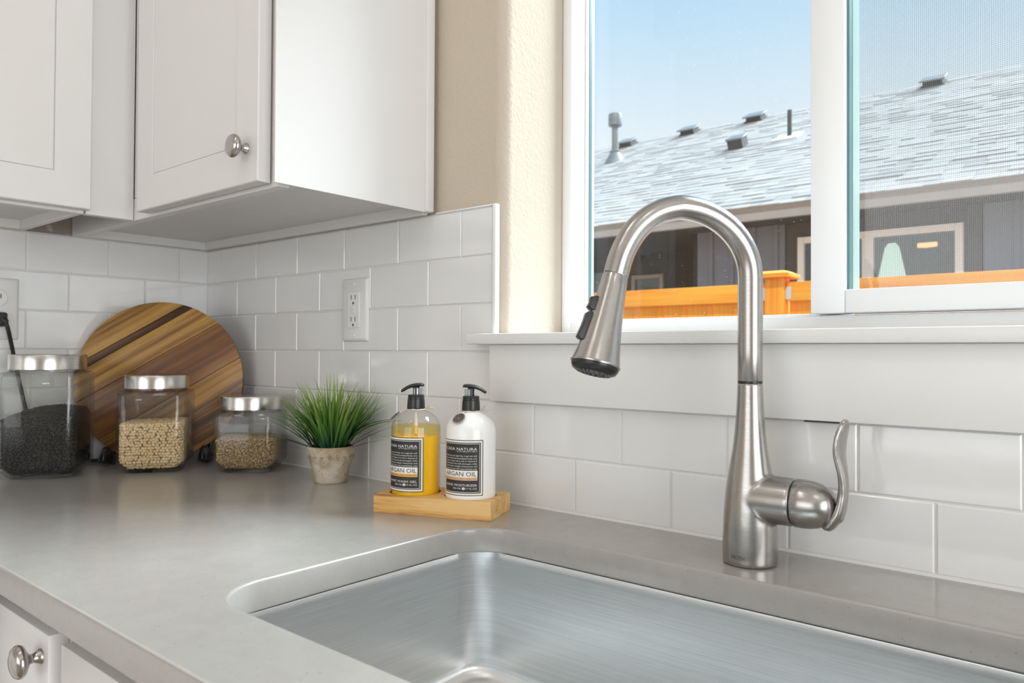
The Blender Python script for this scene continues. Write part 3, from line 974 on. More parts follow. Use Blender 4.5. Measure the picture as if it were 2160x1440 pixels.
# ------------------------------------------------------------------ cutting board on its stand
BC = Vector((0.1215, -0.1685, 1.0900))
BR, BT = 0.1655, 0.016
tilt = rad(6)
n_h = Vector((0.767, -0.640, 0)).normalized()
nz = (n_h * math.cos(tilt) + Vector((0, 0, 1)) * math.sin(tilt)).normalized()
ux = Vector((0.640, 0.767, 0)).normalized()
uy = nz.cross(ux).normalized()
ang = rad(32)
gx = (ux * math.cos(ang) + uy * math.sin(ang)).normalized()
gy = nz.cross(gx).normalized()
board = bpy.data.objects.new('cutting_board', None)
COL.objects.link(board)
bm4 = Matrix((gx, gy, nz)).transposed().to_4x4()
board.matrix_world = Matrix.Translation(BC) @ bm4
tag(board, 'round acacia wood cutting board leaning in the tiled corner', 'cutting board')
W1 = [wood_mat('acacia_gold', (0.075, 0.034, 0.011), (0.36, 0.185, 0.045), (0.58, 0.36, 0.11), 0.62, 0.36, 0, (0.38, 0.49, 0.62)),
      wood_mat('acacia_dark', (0.022, 0.012, 0.007), (0.055, 0.026, 0.012), (0.20, 0.09, 0.03), 0.6, 0.36, 0, (0.42, 0.52, 0.68)),
      wood_mat('acacia_honey', (0.045, 0.021, 0.009), (0.25, 0.115, 0.03), (0.55, 0.32, 0.08), 0.5, 0.36, 0, (0.40, 0.50, 0.62)),
      wood_mat('acacia_brown', (0.06, 0.024, 0.011), (0.17, 0.068, 0.024), (0.32, 0.15, 0.045), 0.7, 0.36, 0, (0.38, 0.50, 0.66)),
      wood_mat('acacia_umber', (0.04, 0.019, 0.009), (0.15, 0.065, 0.022), (0.48, 0.26, 0.07), 0.55, 0.36, 0, (0.40, 0.51, 0.64))]
cuts = [BR, 0.114, 0.099, 0.045, -0.042, -BR]
for i in range(5):
    hi, lo = cuts[i] - (0.0004 if i else 0), cuts[i + 1] + (0.0004 if i < 4 else 0)
    a0, a1 = math.asin(max(-1, lo / BR)), math.asin(min(1, hi / BR))
    nseg = 20
    pts = [(BR * math.cos(a0 + (a1 - a0) * k / nseg), BR * math.sin(a0 + (a1 - a0) * k / nseg)) for k in range(nseg + 1)]
    pts += [(-BR * math.cos(a1 + (a0 - a1) * k / nseg), BR * math.sin(a1 + (a0 - a1) * k / nseg)) for k in range(nseg + 1)]
    q = []
    for p in pts:
        if not q or (abs(p[0] - q[-1][0]) + abs(p[1] - q[-1][1])) > 1e-5:
            q.append(p)
    if abs(q[0][0] - q[-1][0]) + abs(q[0][1] - q[-1][1]) < 1e-5:
        q.pop()
    MB().prism(q, -BT / 2, BT / 2).build('stave', W1[i], board, bevel=(0.0007, 2))

stand = thing('board_stand', 'glossy black easel stand holding up the round cutting board', 'stand', (0.120, -0.165, CT))
for s_ in (-1, 1):
    sd = ux * (0.094 * s_)
    fwd = n_h * 0.84
    pts = [sd - fwd * 0.030 + Vector((0, 0, 0.10)), sd - fwd * 0.026 + Vector((0, 0, 0.045)), sd - fwd * 0.012 + Vector((0, 0, 0.0105)), sd + fwd * 0.022 + Vector((0, 0, 0.0098)),
           sd + fwd * 0.034 + Vector((0, 0, 0.022)), sd + fwd * 0.044 + Vector((0, 0, 0.030)), sd + fwd * 0.060 + Vector((0, 0, 0.0205)), sd + fwd * 0.068 + Vector((0, 0, 0.0100))]
    p = catmull(pts, 7)
    MB().tube(p, 0.0088, 12).build('foot', M['black_gloss'], stand, smooth=60)
MB().tube([-ux * 0.094 - n_h * 0.0285 + Vector((0, 0, 0.085)), ux * 0.094 - n_h * 0.029 + Vector((0, 0, 0.085))], 0.0055, 12).build('crossbar', M['black_gloss'], stand, smooth=60)

# ------------------------------------------------------------------ jars
_ico = bmesh.new()
bmesh.ops.create_icosphere(_ico, subdivisions=1, radius=1.0)
ICO_V = np.array([v.co[:] for v in _ico.verts])
ICO_F = np.array([[v.index for v in f.verts] for f in _ico.faces])
_ico.free()
rng = np.random.default_rng(5)


def rand_rot(n):
    q = rng.normal(size=(n, 4))
    q /= np.linalg.norm(q, axis=1)[:, None]
    w, x, y, z = q.T
    return np.stack([np.stack([1 - 2 * (y * y + z * z), 2 * (x * y - z * w), 2 * (x * z + y * w)], -1),
                     np.stack([2 * (x * y + z * w), 1 - 2 * (x * x + z * z), 2 * (y * z - x * w)], -1),
                     np.stack([2 * (x * z - y * w), 2 * (y * z + x * w), 1 - 2 * (x * x + y * y)], -1)], 1)


def pile(name, centers, radii, core, mats, parent, label):
    n = len(centers)
    sc = np.asarray(radii)[None, :] * (1 + rng.uniform(-.14, .14, (n, 1)))
    V = ICO_V[None] * sc[:, None, :]
    V = np.einsum('nij,nkj->nki', rand_rot(n), V) + np.asarray(centers)[:, None, :]
    F = ICO_F[None] + (np.arange(n) * len(ICO_V))[:, None, None]
    vs = V.reshape(-1, 3).tolist()
    fs = F.reshape(-1, 3).tolist()
    nb = len(fs)
    off = len(vs)
    vs += [tuple(p) for p in core.v]
    fs += [tuple(i + off for i in f) for f in core.f]
    me = bpy.data.meshes.new(name)
    me.from_pydata(vs, [], fs)
    for m in mats:
        me.materials.append(m)
    mi = np.zeros(len(fs), dtype=np.int32)
    mi[nb:] = 1
    me.polygons.foreach_set('material_index', mi)
    sm = np.ones(len(fs), dtype=bool)
    sm[nb:] = False
    me.polygons.foreach_set('use_smooth', sm)
    me.update()
    o = link(name, me, parent)
    o['kind'] = 'stuff'
    if label:
        o['label'] = label
    return o


def jar(cx, cy, th, w, zs, zl0, zl1, rl, label, fill, grp):
    h = w / 2
    root = thing('storage_jar', label, 'jar', (cx, cy, CT + 0.0004), rad(th), grp)
    r = 0.019
    outer = [(h - 0.0175, 0.0, 0.015), (h - 0.0155, 0.0012, 0.015), (h - 0.0022, 0.0165, r), (h, 0.0215, r), (h, zs - 0.009, r), (h - 0.0010, zs - 0.0045, r), (h - 0.0042, zs - 0.0012, r),
             (rl - 0.001, zs, rl - 0.001), (rl - 0.0035, zs + 0.002, rl), (rl - 0.0035, zl1 - 0.004, rl)]
    inner = [(rl - 0.0065, zl1 - 0.004, rl), (rl - 0.0065, zs, rl), (h - 0.008, zs - 0.0045, r - 0.003), (h - 0.0045, zs - 0.011, r - 0.003), (h - 0.0040, 0.0245, r - 0.003), (h - 0.0075, 0.0165, r - 0.003), (h - 0.0190, 0.0058, 0.012)]
    rg = [rrect(a, a, c_, 8, z) for a, z, c_ in outer + inner]
    MB().loft(rg).build('glass', M['glass'], root, smooth=50)
    lp = [(rl - 0.0015, zl0), (rl, zl0 + 0.0008), (rl, zl1 - 0.0022), (rl - 0.0006, zl1 - 0.0008), (rl - 0.0025, zl1), (rl - 0.008, zl1 - 0.0006), (0.0, zl1 - 0.0006)]
    MB().lathe([(0.0, zl0 + 0.002), (rl - 0.0022, zl0 + 0.002)] + lp, 72, None, False, False).build('lid', M['lid'], root, smooth=35)
    # contents: several layers of beans against the glass and on top of a core
    br_, base_r, hfun, mats, cname, clabel = fill
    hi = h - 0.0052
    ctr = []
    zmax = max(hfun(x, y) for x in (-hi, 0, hi) for y in (-hi, 0, hi))
    st_ = br_ * 1.72
    nz_ = int(zmax / (st_ * 0.9)) + 2
    for layer in range(2):
        hh = hi - br_ - layer * br_ * 1.4
        ring = rrect(hh, hh, r - 0.006, 10)
        L = [(ring[i], ring[(i + 1) % len(ring)]) for i in range(len(ring))]
        per = sum((b - a).length for a, b in L)
        m_ = int(per / st_)
        for iz in range(nz_):
            z = 0.0075 + br_ + iz * st_ * 0.9
            inset = max(0.0, (0.0225 - z)) * 0.95
            for k in range(m_):
                t = ((k + 0.5 * (iz % 2) + rng.uniform(-.28, .28)) / m_ % 1.0) * per
                for a, b in L:
                    l_ = (b - a).length
                    if t <= l_ and l_ > 0:
                        p = a + (b - a) * (t / l_)
                        break
                    t -= l_
                sc_ = (hh - inset) / hh
                x, y = p.x * sc_, p.y * sc_
                zz = z + rng.uniform(-.3, .3) * br_
                if zz < hfun(x, y) - br_ * 0.6:
                    ctr.append((x, y, zz))
    g = int(2 * hi / st_)
    for i in range(g):
        for j in range(g):
            x = -hi + br_ + (2 * hi - 2 * br_) * (i + rng.uniform(-.25, .25) + 0.3) / g
            y = -hi + br_ + (2 * hi - 2 * br_) * (j + rng.uniform(-.25, .25) + 0.3) / g
            x, y = np.clip(x, -hi + br_, hi - br_), np.clip(y, -hi + br_, hi - br_)
            ctr.append((x, y, hfun(x, y) - br_ * rng.uniform(.6, 1.1)))
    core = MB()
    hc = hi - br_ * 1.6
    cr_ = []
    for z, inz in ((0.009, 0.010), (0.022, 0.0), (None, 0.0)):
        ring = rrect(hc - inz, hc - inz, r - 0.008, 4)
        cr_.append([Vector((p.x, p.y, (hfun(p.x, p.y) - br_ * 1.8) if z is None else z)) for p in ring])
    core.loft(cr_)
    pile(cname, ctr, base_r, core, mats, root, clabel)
    return root


G = 'square glass storage jars with steel lids'
jar(0.1195, -0.3790, 55.5, 0.133, 0.1935, 0.1965, 0.2250, 0.0640, 'tall square glass jar of black beans with a steel lid, leftmost of the three jars',
    (0.0026, (0.0031, 0.0025, 0.0024), lambda x, y: 0.134 - 0.030 * max(0.0, -0.55 * x + 0.5 * y + 0.02) / 0.06 - 2.2 * (x * x + y * y), [M['black_bean'], M['black_plastic']], 'black_beans', 'heap of black beans in the jar'), G)
jar(0.2085, -0.2160, 54.2, 0.125, 0.1560, 0.1595, 0.1860, 0.0586, 'square glass jar of pale round beans, middle one of the three jars',
    (0.0034, (0.0046, 0.0035, 0.0034), lambda x, y: 0.0955 + 0.03 * x, [M['soy_bean'], M['bean_gap']], 'pale_beans', 'pale tan beans filling the jar just over half'), G)
jar(0.3475, -0.0940, 43.9, 0.120, 0.1165, 0.1195, 0.1462, 0.0586, 'shortest square glass jar, half full of brown grain, beside the grass pot',
    (0.0023, (0.0029, 0.0022, 0.0020), lambda x, y: 0.068 - 1.6 * (x * x + y * y) * 0.5, [M['grain'], M['bean_gap']], 'brown_grain', 'small brown and tan grains'), G)

# ------------------------------------------------------------------ potted grass
pot = thing('potted_grass', 'tuft of artificial green grass in a weathered cement pot against the tiles', 'plant', (0.5787, -0.0745, CT + 0.0002))
PRB, PRT, PH = 0.0295, 0.0412, 0.0645
prof = [(0.0, 0.0), (PRB - 0.002, 0.0), (PRB, 0.002), (0.0345, 0.026), (0.0383, 0.041), (0.0398, 0.0435), (0.0402, 0.053), (PRT, 0.0575), (PRT + 0.0003, PH - 0.001), (PRT - 0.001, PH), (PRT - 0.004, PH),
        (PRT - 0.0045, PH - 0.004), (PRT - 0.006, PH - 0.014), (0.0, PH - 0.014)]
MB().lathe(prof, 56, None, False, False).build('pot', M['pot'], pot, smooth=45)
dots = MB()
zig = MB()
NM = 18
for i in range(NM):
    a = 2 * PI * i / NM
    for da, z in ((-0.045, 0.0475), (0.045, 0.0475), (0.0, 0.0443)):
        rr = 0.0403
        mtx = Matrix.Rotation(a + da, 4, 'Z') @ Matrix.Translation((rr - 0.0006 - (0.0002 if z < .045 else 0), 0, z)) @ Matrix.Rotation(PI / 2, 4, 'Y')
        dots.lathe([(0.00115, 0.0), (0.00095, 0.0008), (0.0, 0.0009)], 8, mtx, False, False)
    for (b0_, z0_), (b1_, z1_) in (((-0.5, 0.0500), (0.0, 0.0575)), ((0.0, 0.0575), (0.5, 0.0500))):
        p0, p1 = a + b0_ * 2 * PI / NM, a + b1_ * 2 * PI / NM
        rr0 = 0.0401 + max(0, (z0_ - 0.053)) * 0.22
        rr1 = 0.0401 + max(0, (z1_ - 0.053)) * 0.22
        zig.tube([(rr0 * math.cos(p0), rr0 * math.sin(p0), z0_), (rr1 * math.cos(p1), rr1 * math.sin(p1), z1_)], 0.0006, 6)
do = dots.build('dot_pattern', M['pot_mark'], pot)
do['label'] = 'dark three-dot motifs around the pot'
zo = zig.build('zigzag_ridge', M['pot_ridge'], pot)
MB().lathe([(PRT - 0.0065, PH - 0.0138), (0.02, PH - 0.009), (0.0, PH - 0.006)], 32, None, False, False).build('moss', M['soil'], pot, smooth=60)
rt_ = Vector((0.7677, 0.6408, 0))
tw_ = Vector((0.6408, -0.7677, 0))


def blade(base, d, length, bend, wid, ym):
    """arching grass blade in local pot coordinates"""
    nseg = 8
    p = Vector(base)
    dirv = Vector(d).normalized()
    side = dirv.cross(Vector((0, 0, 1)))
    if side.length < 1e-3:
        side = Vector((1, 0, 0))
    side = (Matrix.Rotation(random.uniform(-.7, .7), 3, dirv) @ side.normalized())
    horiz = Vector((dirv.x, dirv.y, 0))
    horiz = horiz.normalized() if horiz.length > 1e-4 else Vector((1, 0, 0))
    L, Rr, Cc = [], [], []
    for i in range(nseg + 1):
        t = i / nseg
        wv = wid * (0.55 + 0.6 * min(1, t * 2.2)) * (1 - max(0, (t - 0.35) / 0.65) ** 1.3) + 0.00012
        q = p.copy()
        if q.y > ym:
            q.y = ym - 0.0004 * i
        Cc.append(q - side.cross(dirv) * wv * 0.18)
        L.append(q - side * wv)
        Rr.append(q + side * wv)
        dirv = (dirv + (horiz * bend - Vector((0, 0, bend * 0.55))) / nseg).normalized()
        p = p + dirv * (length / nseg)
    vs = []
    for i in range(nseg + 1):
        vs += [L[i], Cc[i], Rr[i]]
    fs = []
    for i in range(nseg):
        a = 3 * i
        fs += [(a, a + 1, a + 4, a + 3), (a + 1, a + 2, a + 5, a + 4)]
    return MB().add(vs, fs)


YM = 0.0745 - 0.0125
nb_ = 0
for i in range(255):
    a = random.uniform(0, 2 * PI)
    rr = 0.027 * math.sqrt(random.random())
    lat = random.gauss(0, 0.34)
    if i < 80:
        lat = random.uniform(-0.85, 0.75)
    dep = random.gauss(0.05, 0.22)
    base = rt_ * (lat * 0.030) + tw_ * (dep * 0.05) + Vector((rr * math.cos(a) * 0.45, rr * math.sin(a) * 0.45, PH - 0.012))
    if Vector((base.x, base.y, 0)).length > 0.031:
        s_ = 0.031 / Vector((base.x, base.y, 0)).length
        base.x *= s_
        base.y *= s_
    d = rt_ * lat * 0.62 + tw_ * dep * 0.6 + Vector((0, 0, 1))
    ln = random.uniform(0.090, 0.150) * (1.0 - 0.10 * abs(lat))
    bend = random.uniform(0.0, 0.75) + (0.35 * abs(lat) if i % 3 == 0 else 0.0)
    if i in (3, 17, 29, 41):
        bend, ln = 1.4, 0.150
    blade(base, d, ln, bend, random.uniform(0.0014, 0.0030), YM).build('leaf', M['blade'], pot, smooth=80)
for lat, el, ln, bend in ((-1.5, 0.55, 0.108, 0.55), (-1.25, 0.75, 0.112, 0.45), (-1.0, 0.8, 0.120, 0.8), (-0.95, 1.0, 0.115, 0.35), (1.0, 0.95, 0.120, 0.4), (1.15, 0.85, 0.115, 0.3), (0.9, 1.0, 0.125, 0.2), (1.3, 0.75, 0.095, 0.5)):
    d = rt_ * lat + Vector((0, 0, el)) + tw_ * 0.25
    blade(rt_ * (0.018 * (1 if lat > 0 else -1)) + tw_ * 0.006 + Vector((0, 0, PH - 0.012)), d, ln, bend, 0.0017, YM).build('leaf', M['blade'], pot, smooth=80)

# ------------------------------------------------------------------ soap tray and the two bottles
TA = math.atan2(0.0668, 0.1687)
e1 = Vector((math.cos(TA), math.sin(TA), 0))
e2 = Vector((-math.sin(TA), math.cos(TA), 0))
TL, TD, TH = 0.1815, 0.0845, 0.0262
TC = Vector((0.8361, -0.1897, 0)) + e1 * TL / 2 + e2 * TD / 2
tray = thing('soap_tray', 'small pine block tray with two round wells holding the pump bottles', 'tray', (TC.x, TC.y, CT + 0.0002), TA)
BX = 0.0440
RB = 0.0366
WELL = RB + 0.0016
wd = 0.0115
seg = 48
tb = bmesh.new()
# top with two wells: grid fill by curve is simplest
cu = bpy.data.curves.new('tray', 'CURVE')
cu.dimensions = '2D'
cu.fill_mode = 'BOTH'
cu.extrude = wd / 2
poly_spline([(-TL / 2, -TD / 2), (TL / 2, -TD / 2), (TL / 2, TD / 2), (-TL / 2, TD / 2)])
for sx in (-BX, BX):
    poly_spline([(sx + WELL * math.cos(-2 * PI * i / seg), WELL * math.sin(-2 * PI * i / seg)) for i in range(seg)])
tmp = bpy.data.objects.new('tmp', cu)
COL.objects.link(tmp)
dg = bpy.context.evaluated_depsgraph_get()
me = bpy.data.meshes.new_from_object(tmp.evaluated_get(dg))
bpy.data.objects.remove(tmp)
top = MB()
top.v = [(v.co.x, v.co.y, v.co.z + TH - wd / 2) for v in me.vertices]
top.f = [tuple(p.vertices) for p in me.polygons]
top.mi = [0] * len(top.f)
top.box(-TL / 2, TL / 2, -TD / 2, TD / 2, 0.0, TH - wd)
top.build('block', M['pine'], tray, smooth=30)


def bend_to_cyl(vs2, Rr, a0, z0):
    """x along the arc, y up"""
    return [(Rr * math.cos(a0 + x / Rr), Rr * math.sin(a0 + x / Rr), z0 + y) for x, y in vs2]


def label_patch(parent, name, m, Rr, a_c, w, z0, z1, x0, x1, y0, y1):
    """rectangle in label units (0..1 across, 0..1 from top) bent on the bottle"""
    n = max(2, int((x1 - x0) * 26))
    pts = []
    H = z1 - z0
    for yv in (y1, y0):
        for i in range(n + 1):
            pts.append(((x0 + (x1 - x0) * i / n - 0.5) * w, H * (1 - yv)))
    fs = [(i, i + 1, n + 2 + i, n + 1 + i) for i in range(n)]
    return MB().add(bend_to_cyl(pts, Rr, a_c, z0), fs).build(name, m, parent, smooth=179)


def label_frame(parent, name, m, Rr, a_c, w, z0, z1, x0, x1, y0, y1, t):
    ty = t
    tx = t * (z1 - z0) / w
    mb = MB()
    H = z1 - z0
    for (a, b, c, d) in ((x0, x1, y0, y0 + ty), (x0, x1, y1 - ty, y1), (x0, x0 + tx, y0, y1), (x1 - tx, x1, y0, y1)):
        n = max(1, int((b - a) * 26))
        pts = [((a + (b - a) * i / n - 0.5) * w, H * (1 - yv)) for yv in (d, c) for i in range(n + 1)]
        mb.add(bend_to_cyl(pts, Rr, a_c, z0), [(i, i + 1, n + 2 + i, n + 1 + i) for i in range(n)])
    return mb.build(name, m, parent, smooth=179)


def label_text(mb, s, Rr, a_c, w, z0, z1, x0, x1, yc, hgt):
    """text stretched between x0 and x1; capital height hgt (label units)"""
    vs, fs, _ = text2d(s)
    H = z1 - z0
    pts = [((x0 + (x1 - x0) * x - 0.5) * w, H * (1 - yc) + (y / 0.72 - 0.5) * hgt * H) for x, y in vs]
    mb.add(bend_to_cyl(pts, Rr, a_c, z0), fs)


PARA = ['Moisturise and repair dry, rough skin with', 'our exclusively formulated body care', 'cream. Argan oil is rich in Vitamin E', 'which keeps skin soft and supple, while', 'shea butter deeply moisturises and', 'repairs dry skin with essential fatty acids']


def bottle(cx, cy, viewaz, lab_off, name, label, gel, grp):
    zb = CT + TH - wd + 0.0005
    root = thing('pump_bottle', label, 'bottle', (cx, cy, zb), 0.0, grp)
    o = zb
    sh = [(RB - 0.003, 0.0), (RB - 0.0006, 0.0012), (RB, 0.004), (RB, 1.0400 - o), (RB - 0.0006, 1.0455 - o), (RB - 0.0030, 1.0515 - o), (RB - 0.0072, 1.0572 - o), (RB - 0.0130, 1.0622 - o), (RB - 0.0190, 1.0655 - o), (0.0136, 1.0672 - o), (0.0130, 1.0685 - o), (0.0130, 1.0705 - o)]
    if gel:
        MB().lathe([(0.0, 0.0)] + sh, 72, None, False, True).build('bottle_shell', M['bottle_clear'], root, smooth=50)
        g1 = 1.0305 - o
        li = MB().lathe([(0.0, 0.0022), (RB - 0.0048, 0.0022), (RB - 0.0018, 0.0050), (RB - 0.0016, g1), (0.0, g1)], 72, None, False, False).build('hand_wash', M['amber'], root, smooth=40)
        li['label'] = 'amber hand wash gel'
        g2 = 1.0445 - o
        li = MB().lathe([(RB - 0.0015, g1 + 0.0004), (RB - 0.0015, g2), (0.0, g2 + 0.0002)], 72, None, False, False).build('hand_wash', M['amber_pale'], root, smooth=40)
        li['label'] = 'paler band of gel at the top'
        MB().lathe([(0.0030, g1 + 0.001), (0.0030, 1.066 - o)], 16, None, False, False).build('dip_tube', M['white_plastic'], root, smooth=60)
    else:
        MB().lathe([(0.0, 0.0)] + sh, 72, None, False, True).build('bottle_shell', M['lotion'], root, smooth=50)
    # pump
    ck = [(0.0, 1.0690 - o), (0.0133, 1.0690 - o), (0.0134, 1.0700 - o), (0.0131, 1.0760 - o), (0.0126, 1.0838 - o), (0.0120, 1.0842 - o), (0.0120, 1.0850 - o), (0.0126, 1.0854 - o), (0.0125, 1.0866 - o), (0.0119, 1.0870 - o), (0.0119, 1.0878 - o), (0.0122, 1.0883 - o), (0.0118, 1.0902 - o), (0.0080, 1.0908 - o), (0.0, 1.0908 - o)]
    pump = MB().lathe(ck, 56, None, False, False).build('pump_collar', M['black_plastic'], root, smooth=35)
    MB().lathe([(0.0050, 1.0900 - o), (0.0046, 1.0960 - o), (0.0050, 1.1020 - o)], 24, None, True, True).build('pump_stem', M['black_plastic'], root, smooth=60)
    sgn = -1 if gel else 1
    sd = rt_ * sgn
    # clear locking clip, a half shell on the side away from the spout
    n = 18
    cl = MB()
    a_c = math.atan2(-sd.y, -sd.x)
    rr = []
    for z in (1.0908 - o, 1.1005 - o):
        rr.append((z, [(0.0098 * math.cos(a_c + rad(-105 + 210 * i / n)), 0.0098 * math.sin(a_c + rad(-105 + 210 * i / n))) for i in range(n + 1)],
                   [(0.0086 * math.cos(a_c + rad(105 - 210 * i / n)), 0.0086 * math.sin(a_c + rad(105 - 210 * i / n))) for i in range(n + 1)]))
    poly = rr[0][1] + rr[0][2]
    cl.prism(poly, 1.0909 - o, 1.1003 - o)
    cl.build('lock_clip', M['clip_clear'], root, smooth=40)
    hp = [(-0.0118, 1.1046), (-0.0085, 1.1062), (-0.002, 1.1058), (0.006, 1.1046), (0.013, 1.1020), (0.019, 1.0983), (0.0222, 1.0962)]
    wv = [0.35, 0.92, 1.0, 0.78, 0.55, 0.45, 0.40]
    th_ = [0.35, 0.62, 0.75, 0.70, 0.62, 0.58, 0.45]
    pts, rad_, fl_ = [], [], []
    cp = catmull([(sd.x * a, sd.y * a, z - o - 0.0012) for a, z in hp], 5)
    m_ = len(cp)
    for i in range(m_):
        t = i / (m_ - 1) * (len(wv) - 1)
        k0 = min(int(t), len(wv) - 2)
        ft = t - k0
        fl_.append(((th_[k0] * (1 - ft) + th_[k0 + 1] * ft) * 0.0042 / 0.0092, wv[k0] * (1 - ft) + wv[k0 + 1] * ft))
    head = MB().tube(cp, 0.0092, 20, flat=fl_, up=(0, 0, 1)).build('pump_spout', M['black_plastic'], root, smooth=60)
    if gel:
        tip = sd * 0.0232
        MB().lathe([(0.0, 0.0), (0.0022, 0.0004), (0.0024, 0.0028), (0.0, 0.0034)], 16, Matrix.Translation((tip.x, tip.y, 1.0940 - o)), False, False).build('nozzle_tip', M['white_plastic'], head, smooth=50)
    # label and its print
    ac = rad(viewaz + lab_off)
    LW = RB * rad(108)
    z0, z1 = 0.9515 - o, 1.0300 - o
    Rl = RB + 0.00015
    lb_ = label_patch(root, 'label', M['ink_black'], Rl, ac, LW, z0, z1, 0, 1, 0, 1)
    lb_['label'] = 'black and cream printed label'
    label_frame(lb_, 'label_border', M['ink_white'], Rl + 0.00006, ac, LW, z0, z1, 0.016, 0.984, 0.013, 0.987, 0.032)
    label_frame(lb_, 'label_line', M['ink_white'], Rl + 0.00006, ac, LW, z0, z1, 0.076, 0.924, 0.061, 0.939, 0.008)
    label_patch(lb_, 'name_band', M['ink_white'], Rl + 0.0001, ac, LW, z0, z1, 0.016, 0.876, 0.545, 0.665)
    label_patch(lb_, 'colour_band', M['ink_orange'] if gel else M['ink_peach'], Rl + 0.0001, ac, LW, z0, z1, 0.016, 0.876, 0.665, 0.722)
    tw = MB()
    R2 = Rl + 0.00022
    A = (R2, ac, LW, z0, z1)
    label_text(tw, 'CASA NATURA', *A, 0.125, 0.868, 0.160, 0.052)
    label_text(tw, 'BY MY BEAUTY SPOT', *A, 0.44, 0.868, 0.204, 0.018)
    for i, s_ in enumerate(PARA):
        label_text(tw, s_, *A, 0.125, 0.868, 0.283 + 0.0465 * i, 0.026)
    label_text(tw, 'HAND WASH GEL' if gel else 'HAND MOISTURIZER', *A, 0.125, 0.868, 0.808, 0.042)
    label_text(tw, '500 ML', *A, 0.34, 0.535, 0.868, 0.030)
    label_text(tw, '17 FL.OZ', *A, 0.635, 0.868, 0.868, 0.030)
    # the estimated sign in its oval
    ov = [((0.585 + 0.034 * math.cos(2 * PI * i / 20) - 0.5) * LW, (z1 - z0) * (1 - 0.868) + 0.0019 * math.sin(2 * PI * i / 20)) for i in range(20)]
    tw.add(bend_to_cyl(ov, R2, ac, z0), [tuple(range(20))])
    tw.build('lettering', M['ink_white'], lb_)
    tb_ = MB()
    A2 = (R2 + 0.00004, ac, LW, z0, z1)
    label_text(tb_, 'ARGAN OIL', *A2, 0.105, 0.856, 0.606, 0.082)
    label_text(tb_, 'NOURISHING BODY CARE COLLECTION', *A2, 0.085, 0.856, 0.694, 0.026)
    label_text(tb_, 'e', *A2, 0.572, 0.598, 0.866, 0.030)
    tb_.build('lettering', M['ink_black'], lb_)
    # twine round the neck, with a bow at the back, and the medallion
    ring = [(0.0140 * math.cos(2 * PI * i / 40), 0.0140 * math.sin(2 * PI * i / 40), 1.0684 - o + 0.0004 * math.sin(i)) for i in range(40)]
    tn = MB().tube(ring, 0.0009, 8, closed=True, up=(0, 0, 1))
    kx = rt_ * 0.0145 - tw_ * 0.004
    for q in ([(0, 0, 0), (0.004, 0, 0.005), (0.0065, 0, 0.007), (0.005, 0, 0.002), (0, 0, 0)], [(0, 0, 0), (0.006, 0, 0.0015), (0.013, 0, 0.0005), (0.011, 0, -0.0018), (0, 0, 0)], [(0, 0, 0), (0.006, 0, -0.001), (0.009, 0, -0.004)]):
        tn.tube(catmull([kx + rt_ * a + Vector((0, 0, 1.0690 - o + c_)) for a, b, c_ in q], 5), 0.0007, 6)
    azm = rad(viewaz + (-80 if gel else -35))
    rad_m = 0.0318 if gel else 0.0300
    cz = (1.0575 if gel else 1.0590) - o
    out_ = Vector((math.cos(azm), math.sin(azm), 0))
    nrm = (out_ * math.cos(rad(48)) + Vector((0, 0, 1)) * math.sin(rad(48)))
    tang = Vector((-math.sin(azm), math.cos(azm), 0))
    dn = nrm.cross(tang)
    pm = Matrix((tang, dn, nrm)).transposed().to_4x4()
    cpos = out_ * rad_m + Vector((0, 0, cz + 0.0008))
    pm = Matrix.Translation(cpos) @ pm
    topv = pm @ Vector((0, 0.0098, 0)) if (pm @ Vector((0, 0.0098, 0))).z > cpos.z else pm @ Vector((0, -0.0098, 0))
    tn.tube(catmull([out_ * 0.0142 + Vector((0, 0, 1.0690 - o)), (out_ * 0.0165 + Vector((0, 0, 1.0682 - o))), topv], 4), 0.0008, 6)
    tn.build('twine', M['twine'], root, smooth=60)
    md = MB().lathe([(0.0, -0.0006), (0.0090, -0.0006), (0.0093, 0.0), (0.0090, 0.0006), (0.0080, 0.0003), (0.0, 0.0004)], 40, pm, False, False).build('medallion', M['medal'], root, smooth=30)
    bd = MB()
    for i in range(30):
        a = 2 * PI * i / 30
        bd.lathe([(0.0, -0.0008), (0.0008, -0.0003), (0.0008, 0.0005), (0.0, 0.0010)], 6, pm @ Matrix.Translation((0.0094 * math.cos(a), 0.0094 * math.sin(a), 0)), False, False)
    bd.build('beaded_rim', M['medal_bead'], md, smooth=60)
    return root


GB = 'pump bottles in the pine tray'
pg = TC - e1 * BX
pl_ = TC + e1 * BX
bottle(pg.x, pg.y, -43.0, -36.0, 'gel', 'clear pump bottle of amber hand wash with a black label, left in the pine tray', True, GB)
bottle(pl_.x, pl_.y, -47.2, -25.0, 'lotion', 'white pump bottle of hand moisturizer with a black label, right in the pine tray', False, GB)

# ------------------------------------------------------------------ faucet
FB = Vector((1.3573, -0.0823, CT + 0.0002))
fa = thing('kitchen_faucet', 'brushed nickel pull-down faucet with a tall arched spout behind the sink', 'faucet', FB)
u = Vector((-0.617716, -0.786401, 0))
up_ = Vector((0, 0, 1))
